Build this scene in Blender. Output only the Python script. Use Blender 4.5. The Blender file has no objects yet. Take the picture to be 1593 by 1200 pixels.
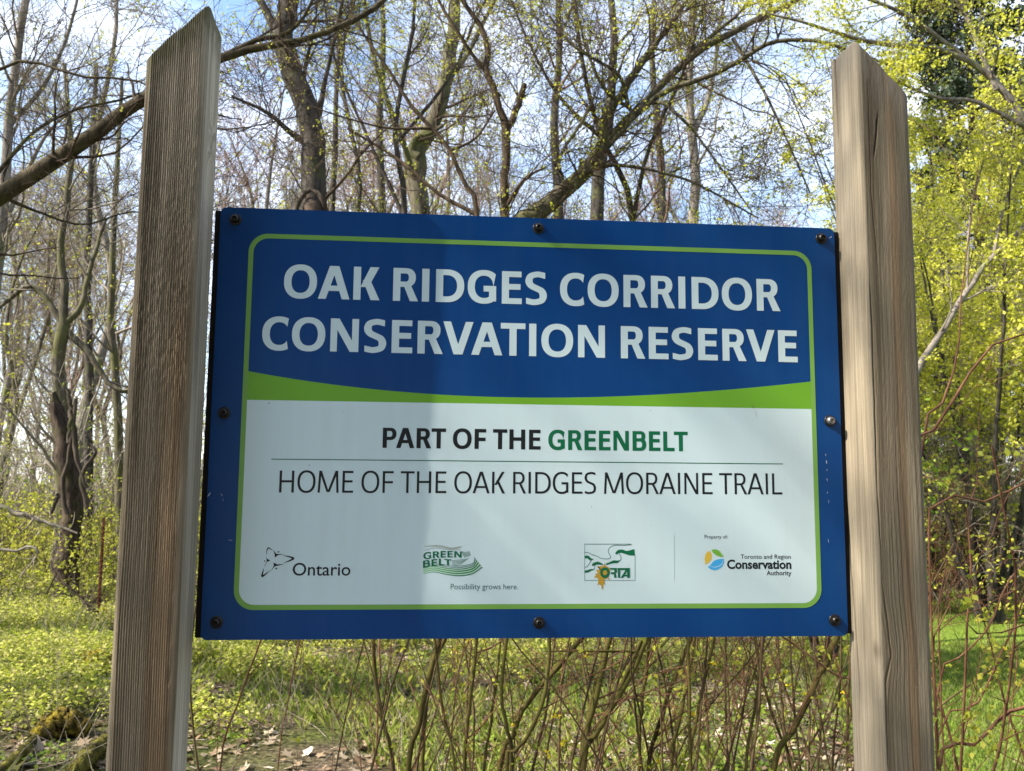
import bpy, math, random
import numpy as np
from mathutils import Matrix, Vector

rng = np.random.default_rng(11)
random.seed(5)
S = bpy.context.scene
COL = S.collection

# ------------------------------------------------------------------ camera
CZ = 1.65                                    # height of the panel centre above the ground
CAM = np.array([-0.1562, -1.3636, CZ - 0.0981])
YAW, PITCH, ROLL, FPX = 0.0863, 0.1135, -0.0085, 1350.0
_f = np.array([math.sin(YAW)*math.cos(PITCH), math.cos(YAW)*math.cos(PITCH), math.sin(PITCH)])
_r = np.array([math.cos(YAW), -math.sin(YAW), 0.0]); _d = np.cross(_f, _r)
_c, _s = math.cos(ROLL), math.sin(ROLL)
RT, DN, FW = _c*_r + _s*_d, -_s*_r + _c*_d, _f
cam = bpy.data.cameras.new("camera"); cam_o = bpy.data.objects.new("camera", cam); COL.objects.link(cam_o)
cam_o.matrix_world = Matrix(((RT[0], -DN[0], -FW[0], CAM[0]), (RT[1], -DN[1], -FW[1], CAM[1]),
                             (RT[2], -DN[2], -FW[2], CAM[2]), (0, 0, 0, 1)))
cam.sensor_width = 36.0; cam.lens = 36.0*FPX/1593.0
cam.clip_start = 0.05; cam.clip_end = 900
cam.dof.use_dof = True; cam.dof.focus_distance = 1.42; cam.dof.aperture_fstop = 15.0
S.camera = cam_o

# ------------------------------------------------------------------ light
SUN_DIR = Vector((-0.744, -0.181, 0.643)).normalized()       # towards the sun
EL = math.asin(SUN_DIR.z); AZ = math.atan2(SUN_DIR.x, SUN_DIR.y)
W = bpy.data.worlds.new("World"); S.world = W; W.use_nodes = True
nt = W.node_tree; nt.nodes.clear()
out = nt.nodes.new("ShaderNodeOutputWorld"); bg = nt.nodes.new("ShaderNodeBackground")
sky = nt.nodes.new("ShaderNodeTexSky"); sky.sky_type = 'NISHITA'; sky.sun_disc = False
sky.sun_elevation = EL; sky.sun_rotation = AZ; sky.air_density = 1.0; sky.dust_density = 0.6; sky.altitude = 200
tc = nt.nodes.new("ShaderNodeTexCoord"); mp = nt.nodes.new("ShaderNodeMapping")
mp.inputs['Scale'].default_value = (1.6, 1.6, 4.2)
nz = nt.nodes.new("ShaderNodeTexNoise"); nz.inputs['Scale'].default_value = 2.1
nz.inputs['Detail'].default_value = 8; nz.inputs['Roughness'].default_value = 0.6
rp = nt.nodes.new("ShaderNodeValToRGB")
rp.color_ramp.elements[0].position = 0.38; rp.color_ramp.elements[1].position = 0.76
mx = nt.nodes.new("ShaderNodeMix"); mx.data_type = 'RGBA'
mx.inputs[7].default_value = (5.2, 5.5, 6.3, 1)              # thin bright cloud
nt.links.new(tc.outputs['Generated'], mp.inputs['Vector']); nt.links.new(mp.outputs[0], nz.inputs['Vector'])
nt.links.new(nz.outputs[0], rp.inputs[0]); nt.links.new(rp.outputs[0], mx.inputs[0])
nt.links.new(sky.outputs[0], mx.inputs[6]); nt.links.new(mx.outputs[2], bg.inputs[0])
bg.inputs[1].default_value = 0.13; nt.links.new(bg.outputs[0], out.inputs[0])
sun = bpy.data.lights.new("sun", 'SUN'); sun.energy = 4.8; sun.angle = math.radians(0.55); sun.color = (1.0, 0.93, 0.82)
sun_o = bpy.data.objects.new("sun", sun); COL.objects.link(sun_o)
sun_o.rotation_euler = SUN_DIR.to_track_quat('Z', 'Y').to_euler(); sun_o.location = (-6, -3, 9)
S.view_settings.view_transform = 'Standard'; S.view_settings.look = 'None'
S.view_settings.gamma = 1.0; S.view_settings.exposure = 1.6; S.view_settings.use_curve_mapping = False
S.render.engine = 'CYCLES'; S.cycles.max_bounces = 6; S.cycles.transparent_max_bounces = 4
S.cycles.use_denoising = True

# ------------------------------------------------------------------ measuring helpers
def ray(px, py):
    return FW + RT*((px-796.5)/FPX) + DN*((py-600.0)/FPX)
def at(px, py, Y):
    d = ray(px, py); return CAM + d*((Y-CAM[1])/d[1])
def onground(px, py, z=0.0):
    d = ray(px, py); return CAM + d*((z-CAM[2])/d[2])
def pl(px, py):                                # photo pixel -> (x, z) on the sign face
    p = at(px, py, 0.0); return np.array([p[0], p[2]])
def dist(p): return float(np.dot(np.asarray(p)-CAM, FW))

# ------------------------------------------------------------------ noise
def _h(ix, iy, seed):
    n = (ix.astype(np.int64)*374761393 + iy.astype(np.int64)*668265263 + seed*974634777) & 0xffffffff
    n = ((n ^ (n >> 13))*1274126177) & 0xffffffff
    n = (n ^ (n >> 16)) & 0xffffffff
    return n/4294967295.0
def noise(x, y, seed=0):
    x = np.asarray(x, float); y = np.asarray(y, float); x, y = np.broadcast_arrays(x, y)
    ix, iy = np.floor(x), np.floor(y); fx, fy = x-ix, y-iy
    fx = fx*fx*(3-2*fx); fy = fy*fy*(3-2*fy)
    a, b = _h(ix, iy, seed), _h(ix+1, iy, seed); c, d = _h(ix, iy+1, seed), _h(ix+1, iy+1, seed)
    return (a*(1-fx)+b*fx)*(1-fy) + (c*(1-fx)+d*fx)*fy
def fbm(x, y, seed=0, o=4):
    s, a, t = 0, 1.0, 0
    for i in range(o):
        s = s + a*noise(x*2**i, y*2**i, seed+i); t += a; a *= .5
    return s/t

# ------------------------------------------------------------------ mesh + object helpers
def mesh_np(name, V, F, mat=None, smooth=False, attrs=None):
    V = np.asarray(V, np.float32).reshape(-1, 3); F = np.asarray(F, np.int32)
    me = bpy.data.meshes.new(name); n, k = F.shape
    me.vertices.add(len(V)); me.vertices.foreach_set('co', V.ravel())
    me.loops.add(n*k); me.loops.foreach_set('vertex_index', F.ravel())
    me.polygons.add(n); me.polygons.foreach_set('loop_start', np.arange(0, n*k, k, dtype=np.int32))
    if smooth: me.polygons.foreach_set('use_smooth', np.ones(n, bool))
    if attrs:
        for a, v in attrs.items():
            me.attributes.new(a, 'FLOAT', 'POINT').data.foreach_set('value', np.asarray(v, np.float32).ravel())
    me.update(calc_edges=True); me.validate()
    if mat: me.materials.append(mat)
    return me
def mesh_py(name, V, F, mat=None, smooth=False):
    me = bpy.data.meshes.new(name); me.from_pydata([tuple(map(float, v)) for v in V], [], F)
    if smooth: me.polygons.foreach_set('use_smooth', np.ones(len(F), bool))
    me.update()
    if mat: me.materials.append(mat)
    return me
def obj(name, me, parent=None, loc=None, rot=None, kind=None, label=None, cat=None, group=None, scale=None):
    o = bpy.data.objects.new(name, me); COL.objects.link(o)
    if parent is not None: o.parent = parent
    if loc is not None: o.location = loc
    if rot is not None: o.rotation_euler = rot
    if scale is not None: o.scale = scale
    if kind: o['kind'] = kind
    if label: o['label'] = label
    if cat: o['category'] = cat
    if group: o['group'] = group
    return o
def thing(name, label, cat, loc=(0, 0, 0), group=None, rot=None, scale=None):
    return obj(name, None, None, loc, rot, None, label, cat, group, scale)
def copy_tree(root, loc, rz, sc, label=None, group=None):
    r = root.copy(); COL.objects.link(r); r.location = loc; r.rotation_euler = (0, 0, rz); r.scale = (sc, sc, sc)
    if label: r['label'] = label
    if group: r['group'] = group
    for ch in root.children:
        c = ch.copy(); COL.objects.link(c); c.parent = r
    return r

# ------------------------------------------------------------------ materials
def base_mat(name, rough=0.8, spec=0.3):
    m = bpy.data.materials.new(name); m.use_nodes = True
    b = m.node_tree.nodes['Principled BSDF']
    b.inputs['Roughness'].default_value = rough; b.inputs['Specular IOR Level'].default_value = spec
    return m, m.node_tree, b
def N(t, kind, **kw):
    n = t.nodes.new(kind)
    for k, v in kw.items():
        if k in n.inputs.keys(): n.inputs[k].default_value = v
        else: setattr(n, k, v)
    return n
def ramp(t, fac, stops):
    r = t.nodes.new("ShaderNodeValToRGB"); e = r.color_ramp.elements
    while len(e) < len(stops): e.new(0.5)
    for i, (p, c) in enumerate(stops):
        e[i].position = p; e[i].color = (c[0], c[1], c[2], 1)
    t.links.new(fac, r.inputs[0]); return r.outputs[0]
def mixc(t, fac, a, b):
    m = t.nodes.new("ShaderNodeMix"); m.data_type = 'RGBA'
    for s, v in ((0, fac), (6, a), (7, b)):
        if hasattr(v, 'links'): t.links.new(v, m.inputs[s])
        else: m.inputs[s].default_value = v if s == 0 else (v[0], v[1], v[2], 1)
    return m.outputs[2]
def bark_mat(name, dark, light, moss=None, moss_amt=0.0, scale=1.0, bump=0.6):
    m, t, b = base_mat(name, 0.9, 0.15)
    g = N(t, "ShaderNodeTexCoord"); mp = N(t, "ShaderNodeMapping"); mp.inputs['Scale'].default_value = (18*scale, 18*scale, 4*scale)
    t.links.new(g.outputs['Object'], mp.inputs[0])
    n1 = N(t, "ShaderNodeTexNoise", Scale=1.0, Detail=6.0, Roughness=0.65); t.links.new(mp.outputs[0], n1.inputs['Vector'])
    col = ramp(t, n1.outputs[0], [(0.32, dark), (0.68, light)])
    if moss:
        n2 = N(t, "ShaderNodeTexNoise", Scale=2.2, Detail=5.0); t.links.new(g.outputs['Object'], n2.inputs['Vector'])
        mf = ramp(t, n2.outputs[0], [(0.62-moss_amt*.35, (0, 0, 0)), (0.78-moss_amt*.35, (1, 1, 1))])
        col = mixc(t, mf, col, moss)
    t.links.new(col, b.inputs['Base Color'])
    bp = N(t, "ShaderNodeBump", Strength=bump, Distance=0.02); t.links.new(n1.outputs[0], bp.inputs['Height'])
    t.links.new(bp.outputs[0], b.inputs['Normal'])
    return m
def leaf_mat(name, cols, trans=0.45, rough=0.55):
    m = bpy.data.materials.new(name); m.use_nodes = True; t = m.node_tree; t.nodes.clear()
    o = N(t, "ShaderNodeOutputMaterial"); g = N(t, "ShaderNodeNewGeometry")
    stops = [(i/(max(1, len(cols)-1)), c) for i, c in enumerate(cols)]
    col = ramp(t, g.outputs['Random Per Island'], stops)
    p = N(t, "ShaderNodeBsdfPrincipled", Roughness=rough); p.inputs['Specular IOR Level'].default_value = 0.25
    tr = N(t, "ShaderNodeBsdfTranslucent"); mix = N(t, "ShaderNodeMixShader"); mix.inputs[0].default_value = trans
    t.links.new(col, p.inputs['Base Color']); t.links.new(col, tr.inputs[0])
    t.links.new(p.outputs[0], mix.inputs[1]); t.links.new(tr.outputs[0], mix.inputs[2]); t.links.new(mix.outputs[0], o.inputs[0])
    return m
def plain(name, c, rough=0.5, spec=0.5, metal=0.0, var=0.12, scale=40.0):
    m, t, b = base_mat(name, rough, spec); b.inputs['Metallic'].default_value = metal
    g = N(t, "ShaderNodeTexCoord"); n = N(t, "ShaderNodeTexNoise", Scale=scale, Detail=4.0)
    t.links.new(g.outputs['Object'], n.inputs['Vector'])
    col = ramp(t, n.outputs[0], [(0.3, [x*(1-var) for x in c]), (0.7, [min(1, x*(1+var)) for x in c])])
    t.links.new(col, b.inputs['Base Color']); return m

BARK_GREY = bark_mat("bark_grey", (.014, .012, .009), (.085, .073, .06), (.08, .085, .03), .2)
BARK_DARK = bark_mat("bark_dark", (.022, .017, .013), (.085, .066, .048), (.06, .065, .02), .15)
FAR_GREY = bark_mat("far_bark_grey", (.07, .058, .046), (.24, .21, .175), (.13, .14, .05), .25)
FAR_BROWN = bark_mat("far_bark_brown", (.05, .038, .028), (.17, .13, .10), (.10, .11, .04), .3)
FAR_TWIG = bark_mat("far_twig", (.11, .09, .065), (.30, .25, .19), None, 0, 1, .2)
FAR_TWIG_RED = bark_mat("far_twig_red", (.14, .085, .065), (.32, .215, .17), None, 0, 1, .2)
BARK_MOSS = bark_mat("bark_mossy", (.025, .022, .014), (.145, .125, .085), (.09, .09, .032), .4)
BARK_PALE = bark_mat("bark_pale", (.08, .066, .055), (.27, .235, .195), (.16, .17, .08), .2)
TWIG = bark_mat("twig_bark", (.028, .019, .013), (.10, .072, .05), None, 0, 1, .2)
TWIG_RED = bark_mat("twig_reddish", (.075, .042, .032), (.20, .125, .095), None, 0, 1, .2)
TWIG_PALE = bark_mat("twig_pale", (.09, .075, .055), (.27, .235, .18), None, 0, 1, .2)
STEM_OLIVE = bark_mat("stem_olive", (.035, .028, .008), (.135, .11, .028), (.10, .09, .02), .3, 1, .2)
STEM_BROWN = bark_mat("stem_brown", (.045, .028, .014), (.14, .095, .045), None, 0, 1, .2)
STEM_RED = bark_mat("stem_red", (.07, .028, .016), (.22, .11, .06), None, 0, 1, .1)
LEAF_YG = leaf_mat("leaf_yellow_green", [(.42, .42, .035), (.28, .32, .03), (.54, .50, .07), (.16, .21, .025)], .5)
LEAF_Y = leaf_mat("leaf_fresh_yellow", [(.60, .57, .045), (.43, .45, .03), (.70, .67, .11), (.27, .31, .02)], .5)
LEAF_COVER = leaf_mat("leaf_cover", [(.52, .53, .05), (.14, .18, .02), (.38, .43, .03), (.66, .64, .16), (.22, .27, .02), (.44, .38, .18), (.50, .52, .06), (.07, .09, .015)], .45)
LEAF_G = leaf_mat("leaf_green", [(.10, .17, .02), (.18, .26, .025), (.26, .34, .035), (.06, .11, .015)], .45)
NEEDLE = leaf_mat("needles", [(.018, .032, .014), (.035, .055, .02), (.012, .022, .01)], .15)
LITTER = leaf_mat("dead_leaf_brown", [(.31, .23, .14), (.20, .13, .075), (.42, .34, .23), (.11, .07, .04)], .2, .7)
GRASS = leaf_mat("grass_blade", [(.10, .17, .018), (.17, .26, .03), (.30, .36, .06), (.07, .12, .012), (.34, .32, .14)], .45)
FLOWER = leaf_mat("yellow_blossom", [(.75, .55, .01), (.80, .62, .03)], .35)

# ------------------------------------------------------------------ ground
def gh(x, y):                                   # gentle relief
    x = np.asarray(x, float); y = np.asarray(y, float)
    return 0.10*(fbm(x*.35+7, y*.35+3, 3, 3)-.5)*np.clip((np.abs(y)+np.abs(x))/4, 0, 1)
def grid_sheet(name, xs, ys, mat, off=0.0):
    X, Y = np.meshgrid(xs, ys); Z = gh(X, Y) + off
    n, m = X.shape; idx = np.arange(n*m).reshape(n, m)
    F = np.stack([idx[:-1, :-1], idx[:-1, 1:], idx[1:, 1:], idx[1:, :-1]], -1).reshape(-1, 4)
    return mesh_np(name, np.stack([X, Y, Z], -1), F, mat, True)
def ax(lo, hi, a, b, n1, n2):
    return np.unique(np.concatenate([np.linspace(lo, a, n1), np.linspace(a, b, n2), np.linspace(b, hi, n1)]))
gm, t, b = base_mat("forest_floor", 0.95, 0.1)
g = N(t, "ShaderNodeTexCoord")
n1 = N(t, "ShaderNodeTexNoise", Scale=28.0, Detail=9.0, Roughness=0.75); n2 = N(t, "ShaderNodeTexNoise", Scale=0.9, Detail=4.0)
n3 = N(t, "ShaderNodeTexVoronoi", Scale=16.0)
for n in (n1, n2, n3): t.links.new(g.outputs['Object'], n.inputs['Vector'])
soil = ramp(t, n1.outputs[0], [(0.3, (.025, .02, .012)), (0.5, (.11, .08, .05)), (0.62, (.28, .22, .14))])
grn = ramp(t, n1.outputs[0], [(0.4, (.025, .035, .01)), (0.62, (.17, .19, .04))])
fac = ramp(t, n2.outputs[0], [(0.42, (0, 0, 0)), (0.6, (1, 1, 1))])
t.links.new(mixc(t, fac, soil, grn), b.inputs['Base Color'])
bp = N(t, "ShaderNodeBump", Strength=0.9, Distance=0.05); t.links.new(n1.outputs[0], bp.inputs['Height']); t.links.new(bp.outputs[0], b.inputs['Normal'])
obj("ground", grid_sheet("ground", ax(-250, 250, -12, 16, 12, 140), ax(-60, 400, 0, 24, 14, 130), gm), kind='structure')
ground = bpy.data.objects['ground']
lm, t, b = base_mat("lawn_turf", 0.95, 0.1)
g = N(t, "ShaderNodeTexCoord"); n1 = N(t, "ShaderNodeTexNoise", Scale=30.0, Detail=8.0, Roughness=0.7); n2 = N(t, "ShaderNodeTexNoise", Scale=1.3, Detail=4.0)
for n in (n1, n2): t.links.new(g.outputs['Object'], n.inputs['Vector'])
ca = ramp(t, n1.outputs[0], [(0.3, (.03, .05, .01)), (0.7, (.13, .20, .025))]); cb = ramp(t, n1.outputs[0], [(0.3, (.07, .11, .012)), (0.7, (.25, .33, .04))])
t.links.new(mixc(t, n2.outputs[0], ca, cb), b.inputs['Base Color'])
def lawn_left(y): return 0.95 + 0.36*y
ys = np.linspace(2.4, 19, 120); us = np.linspace(0, 1, 80)
Y, U = np.meshgrid(ys, us, indexing='ij'); X0 = lawn_left(Y) + .5*(fbm(Y*.8, Y*0+2, 9)-.5); X = X0 + U*(16+Y*.6)
Z = gh(X, Y) + 0.012; idx = np.arange(X.size).reshape(X.shape)
F = np.stack([idx[:-1, :-1], idx[:-1, 1:], idx[1:, 1:], idx[1:, :-1]], -1).reshape(-1, 4)
obj("lawn", mesh_np("lawn", np.stack([X, Y, Z], -1), F, lm, True), kind='structure')

# ------------------------------------------------------------------ branches
def norm(v): return v/np.maximum(np.linalg.norm(v, axis=-1, keepdims=True), 1e-9)
def tubes(P, R, sides):                        # P (N,K,3) R (N,K) -> V, F (quads)
    Nn, K, _ = P.shape
    T = np.empty_like(P); T[:, 1:-1] = P[:, 2:]-P[:, :-2]; T[:, 0] = P[:, 1]-P[:, 0]; T[:, -1] = P[:, -1]-P[:, -2]
    T = norm(T); mean = norm(P[:, -1]-P[:, 0])
    ref = np.where(np.abs(mean[:, 2:3]) > .8, np.array([[1., 0, 0]]), np.array([[0, 0, 1.]]))[:, None, :]
    A = norm(np.cross(T, ref)); B = np.cross(T, A)
    a = np.linspace(0, 2*np.pi, sides, endpoint=False)
    V = P[:, :, None, :] + R[:, :, None, None]*(A[:, :, None, :]*np.cos(a)[None, None, :, None] + B[:, :, None, :]*np.sin(a)[None, None, :, None])
    idx = np.arange(Nn*K*sides).reshape(Nn, K, sides); nx = np.roll(idx, -1, axis=2)
    F = np.stack([idx[:, :-1], nx[:, :-1], nx[:, 1:], idx[:, 1:]], -1).reshape(-1, 4)
    return V.reshape(-1, 3), F
class Acc:
    def __init__(s): s.V, s.F, s.n = [], [], 0
    def add(s, V, F): s.V.append(V); s.F.append(F+s.n); s.n += len(V)
    def mesh(s, name, mat, smooth=True, **k): return mesh_np(name, np.concatenate(s.V), np.concatenate(s.F), mat, smooth, **k)
def resample(pts, rad, K, wob=0.0):
    pts = np.asarray(pts, float); rad = np.asarray(rad, float)
    p = np.vstack([2*pts[0]-pts[1], pts, 2*pts[-1]-pts[-2]]); n = len(pts)-1
    d = np.concatenate([[0], np.cumsum(np.linalg.norm(np.diff(pts, axis=0), axis=1))]); u = np.linspace(0, d[-1], K)
    i = np.clip(np.searchsorted(d, u, 'right')-1, 0, n-1); t = ((u-d[i])/(d[i+1]-d[i]+1e-12))[:, None]
    a, b, c, e = p[i], p[i+1], p[i+2], p[i+3]
    q = .5*((2*b)+(-a+c)*t+(2*a-5*b+4*c-e)*t**2+(-a+3*b-3*c+e)*t**3)
    if wob:
        L = d[-1]; w = rng.normal(0, wob, (K, 3)); w[0] = 0; w[-1] = 0
        q = q + w*np.interp(u, d, rad)[:, None]
    return q, np.interp(u, d, rad)
def kids(P, R, n, length, ang, K, rr, up=0.1, wob=0.18, t0=0.2, rmin=0.0012, rmax=1e9, shrink=.5, taper=.35, bias=None):
    """n children on each of the N branches"""
    Nn, Kp, _ = P.shape; m = Nn*n
    par = np.repeat(np.arange(Nn), n); t = t0 + (1-t0)*rng.random(m)**.85
    u = t*(Kp-1); i = np.minimum(u.astype(int), Kp-2); f = (u-i)
    pos = P[par, i]*(1-f)[:, None]+P[par, i+1]*f[:, None]; r = R[par, i]*(1-f)+R[par, i+1]*f
    tan = norm(P[par, i+1]-P[par, i]); rd = norm(rng.normal(size=(m, 3))); perp = norm(rd-tan*(rd*tan).sum(1, keepdims=True))
    a = np.radians(rng.uniform(ang[0], ang[1], m))[:, None]; d = tan*np.cos(a)+perp*np.sin(a)
    if bias is not None: d = d + np.asarray(bias)
    d = norm(d)
    L = rng.uniform(length[0], length[1], m)*(1-shrink*t); seg = (L/(K-1))[:, None]
    r0 = np.clip(r*rr*rng.uniform(.7, 1.1, m), rmin, rmax); Q = np.empty((m, K, 3)); Q[:, 0] = pos
    for k in range(1, K):
        d = norm(d + rng.normal(0, wob, (m, 3)) + np.array([0, 0, up])); Q[:, k] = Q[:, k-1] + d*seg
    RR = np.maximum(r0[:, None]*np.linspace(1, taper, K)[None, :], rmin*.55)
    return Q, RR
def leaves(pts, n, spread, size, flat=0.0, droop=0.0):
    """n kite-shaped leaves round each of the points"""
    pts = np.repeat(pts, n, axis=0); m = len(pts)
    base = pts + rng.normal(0, spread, (m, 3)); s = rng.uniform(size[0], size[1], m)[:, None]
    d = norm(rng.normal(size=(m, 3)) + np.array([0, 0, -droop])); d[:, 2] *= (1-flat); d = norm(d)
    o = norm(rng.normal(size=(m, 3)) + np.array([0, 0, flat*4])); w = norm(np.cross(d, o)); up = np.cross(w, d)
    V = np.stack([base, base+d*s*.45+w*s*.33+up*s*.06, base+d*s, base+d*s*.45-w*s*.33+up*s*.06], 1).reshape(-1, 3)
    return V, np.arange(m*4).reshape(m, 4)
def pick(P, frac, t0=1):
    k = rng.random(P.shape[:2]) < frac; k[:, :t0] = False
    return P[k]
def guided(pts, Y, ground_to=True, K=16, wob=.05, yslope=0):
    """photo polyline (px, py, width px) on a depth plane -> limb points and radii"""
    Ys = np.linspace(Y, Y+yslope, len(pts)) if not hasattr(Y, '__len__') else Y
    P = [at(a, b_, y) for (a, b_, w), y in zip(pts, Ys)]; R = [w*.5/FPX*dist(p) for (a, b_, w), p in zip(pts, P)]
    if ground_to:
        q = P[0].copy(); q[2] = float(gh(q[0], q[1]))-.08; P = [q]+P; R = [R[0]*1.25]+R
    return resample(P, R, K, wob)
TRI = [0]
def make_tree(name, label, limbs, trunk_mat, twig_mat, lv, leaf=None, leaf_m=None, group=None, cat='tree', extra=None, trunk_sides=9, loc=None, seedlimbs=None, sparse_below=0):
    """limbs: list of (P,R); lv: list of dicts for kids(); leaf: (frac, n, spread, size)"""
    base = np.array(limbs[0][0][0]); base[2] = 0.0
    if loc is None: loc = base
    root = thing(name, label, cat, tuple(loc), group)
    A = Acc()
    for P, R in limbs:
        V, F = tubes((P-loc)[None], R[None], trunk_sides)
        A.add(V, F)
    obj('trunk', A.mesh('trunk', trunk_mat), root)
    K = 14; LP = []; LR = []
    for P, R in (seedlimbs or limbs):
        p, r = resample(P, R, K); LP.append(p); LR.append(r)
    cur = (np.array(LP), np.array(LR)); B = Acc(); lastP = []
    for i, L in enumerate(lv):
        L = dict(L); sides = L.pop('sides', 3)
        if i == len(lv)-1: L['K'] = 3
        elif i == 1: L['K'] = min(L['K'], 5)
        cur = kids(cur[0], cur[1], **L)
        V, F = tubes(cur[0]-loc, cur[1], sides); B.add(V, F); lastP.append(cur[0])
    if B.n: obj('twigs', B.mesh('twigs', twig_mat), root, kind='stuff')
    if leaf:
        fr, n, sp, sz = leaf; pts = np.concatenate([pick(q, fr) for q in lastP[-2:]])
        if sparse_below: pts = pts[(pts[:, 2] > sparse_below) | (rng.random(len(pts)) < .22)]
        if len(pts):
            V, F = leaves(pts, n, sp, sz); obj('leaves', mesh_np('leaves', V-loc, F, leaf_m), root, kind='stuff')
    return root

exec_order = "structure"
# ------------------------------------------------------------------ THE SIGN
sign = thing('park_sign', 'blue, green and white conservation reserve sign bolted between two weathered timber posts', 'sign', (0, 0, 0))
PW, PH = 1.0031, 0.6657

# weathered timber: displaced post mesh with a grain attribute
def wood_mat(name, tones, ringdark, side, moss=None):
    m, t, b = base_mat(name, 0.85, 0.2)
    ar = N(t, "ShaderNodeAttribute", attribute_name='ring'); aw2 = N(t, "ShaderNodeAttribute", attribute_name='warm'); asd = N(t, "ShaderNodeAttribute", attribute_name='side')
    at_ = N(t, "ShaderNodeAttribute", attribute_name='grain'); ah = N(t, "ShaderNodeAttribute", attribute_name='height')
    af = N(t, "ShaderNodeAttribute", attribute_name='crack_shade_stain'); ag = N(t, "ShaderNodeAttribute", attribute_name='weather')
    cb = N(t, "ShaderNodeCombineXYZ"); t.links.new(at_.outputs['Fac'], cb.inputs[0]); t.links.new(ah.outputs['Fac'], cb.inputs[2])
    def streak(sx, sz, det=3.0, off=0.0):
        mp = N(t, "ShaderNodeMapping"); mp.inputs['Scale'].default_value = (sx, 1, sz); mp.inputs['Location'].default_value = (off, off, off)
        t.links.new(cb.outputs[0], mp.inputs[0]); n = N(t, "ShaderNodeTexNoise", Scale=1.0, Detail=det, Roughness=0.6); t.links.new(mp.outputs[0], n.inputs['Vector']); return n.outputs[0]
    broad = streak(45, 1.6, 3, 3.3); fine = streak(520, 7, 4, 1.7); rings = streak(150, .9, 1.5, 8.1); fleck = streak(900, 160, 2, 5.0)
    col = ramp(t, broad, [(0.32, tones[0]), (0.5, tones[1]), (0.68, tones[2])])
    rf = ramp(t, rings, [(0.50, (0, 0, 0)), (0.56, (1, 1, 1)), (0.60, (.75, .75, .75)), (0.66, (0, 0, 0))])
    def mul(a, k):
        mm = N(t, "ShaderNodeMath", operation='MULTIPLY'); t.links.new(a, mm.inputs[0])
        if hasattr(k, 'links'): t.links.new(k, mm.inputs[1])
        else: mm.inputs[1].default_value = k
        return mm.outputs[0]
    col = mixc(t, asd.outputs['Fac'], col, side)
    col = mixc(t, aw2.outputs['Fac'], col, (.36, .20, .09))
    col = mixc(t, mul(rf, .35), col, ringdark); col = mixc(t, ar.outputs['Fac'], col, ringdark)
    ff = ramp(t, fine, [(0.35, (.38, .38, .38)), (0.62, (0, 0, 0))]); col = mixc(t, ff, col, [x*.55 for x in tones[0]])
    fl = ramp(t, fleck, [(0.62, (0, 0, 0)), (0.72, (.35, .35, .35))]); col = mixc(t, fl, col, [min(.9, x*1.5) for x in tones[2]])
    if moss:
        mp = N(t, "ShaderNodeMapping"); mp.inputs['Scale'].default_value = (120, 1, 40); t.links.new(cb.outputs[0], mp.inputs[0])
        n = N(t, "ShaderNodeTexNoise", Scale=1.0, Detail=5.0); t.links.new(mp.outputs[0], n.inputs['Vector'])
        mf = N(t, "ShaderNodeMath", operation='MULTIPLY'); t.links.new(n.outputs[0], mf.inputs[0]); t.links.new(ag.outputs['Fac'], mf.inputs[1])
        col = mixc(t, ramp(t, mf.outputs[0], [(0.16, (0, 0, 0)), (0.42, (.9, .9, .9))]), col, moss)
    col = mixc(t, af.outputs['Fac'], col, (.035, .026, .018))  # paints shade into the cracks; knots and stains share this tone
    t.links.new(col, b.inputs['Base Color'])
    bp = N(t, "ShaderNodeBump", Strength=0.55, Distance=0.0012); t.links.new(fine, bp.inputs['Height'])
    bp2 = N(t, "ShaderNodeBump", Strength=0.35, Distance=0.0015); t.links.new(fleck, bp2.inputs['Height']); t.links.new(bp.outputs[0], bp2.inputs['Normal'])
    t.links.new(bp2.outputs[0], b.inputs['Normal'])
    return m
POST_L = wood_mat("weathered_brown_timber", ((.095, .072, .043), (.205, .16, .102), (.32, .26, .175)), (.06, .04, .024), (.52, .455, .35), (.12, .105, .055))
POST_R = wood_mat("weathered_grey_timber", ((.11, .088, .056), (.20, .165, .108), (.30, .25, .17)), (.085, .058, .034), (.31, .26, .185), (.20, .17, .13))
KNOTZ = at(1355, 1012, -.07)[2]
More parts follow.
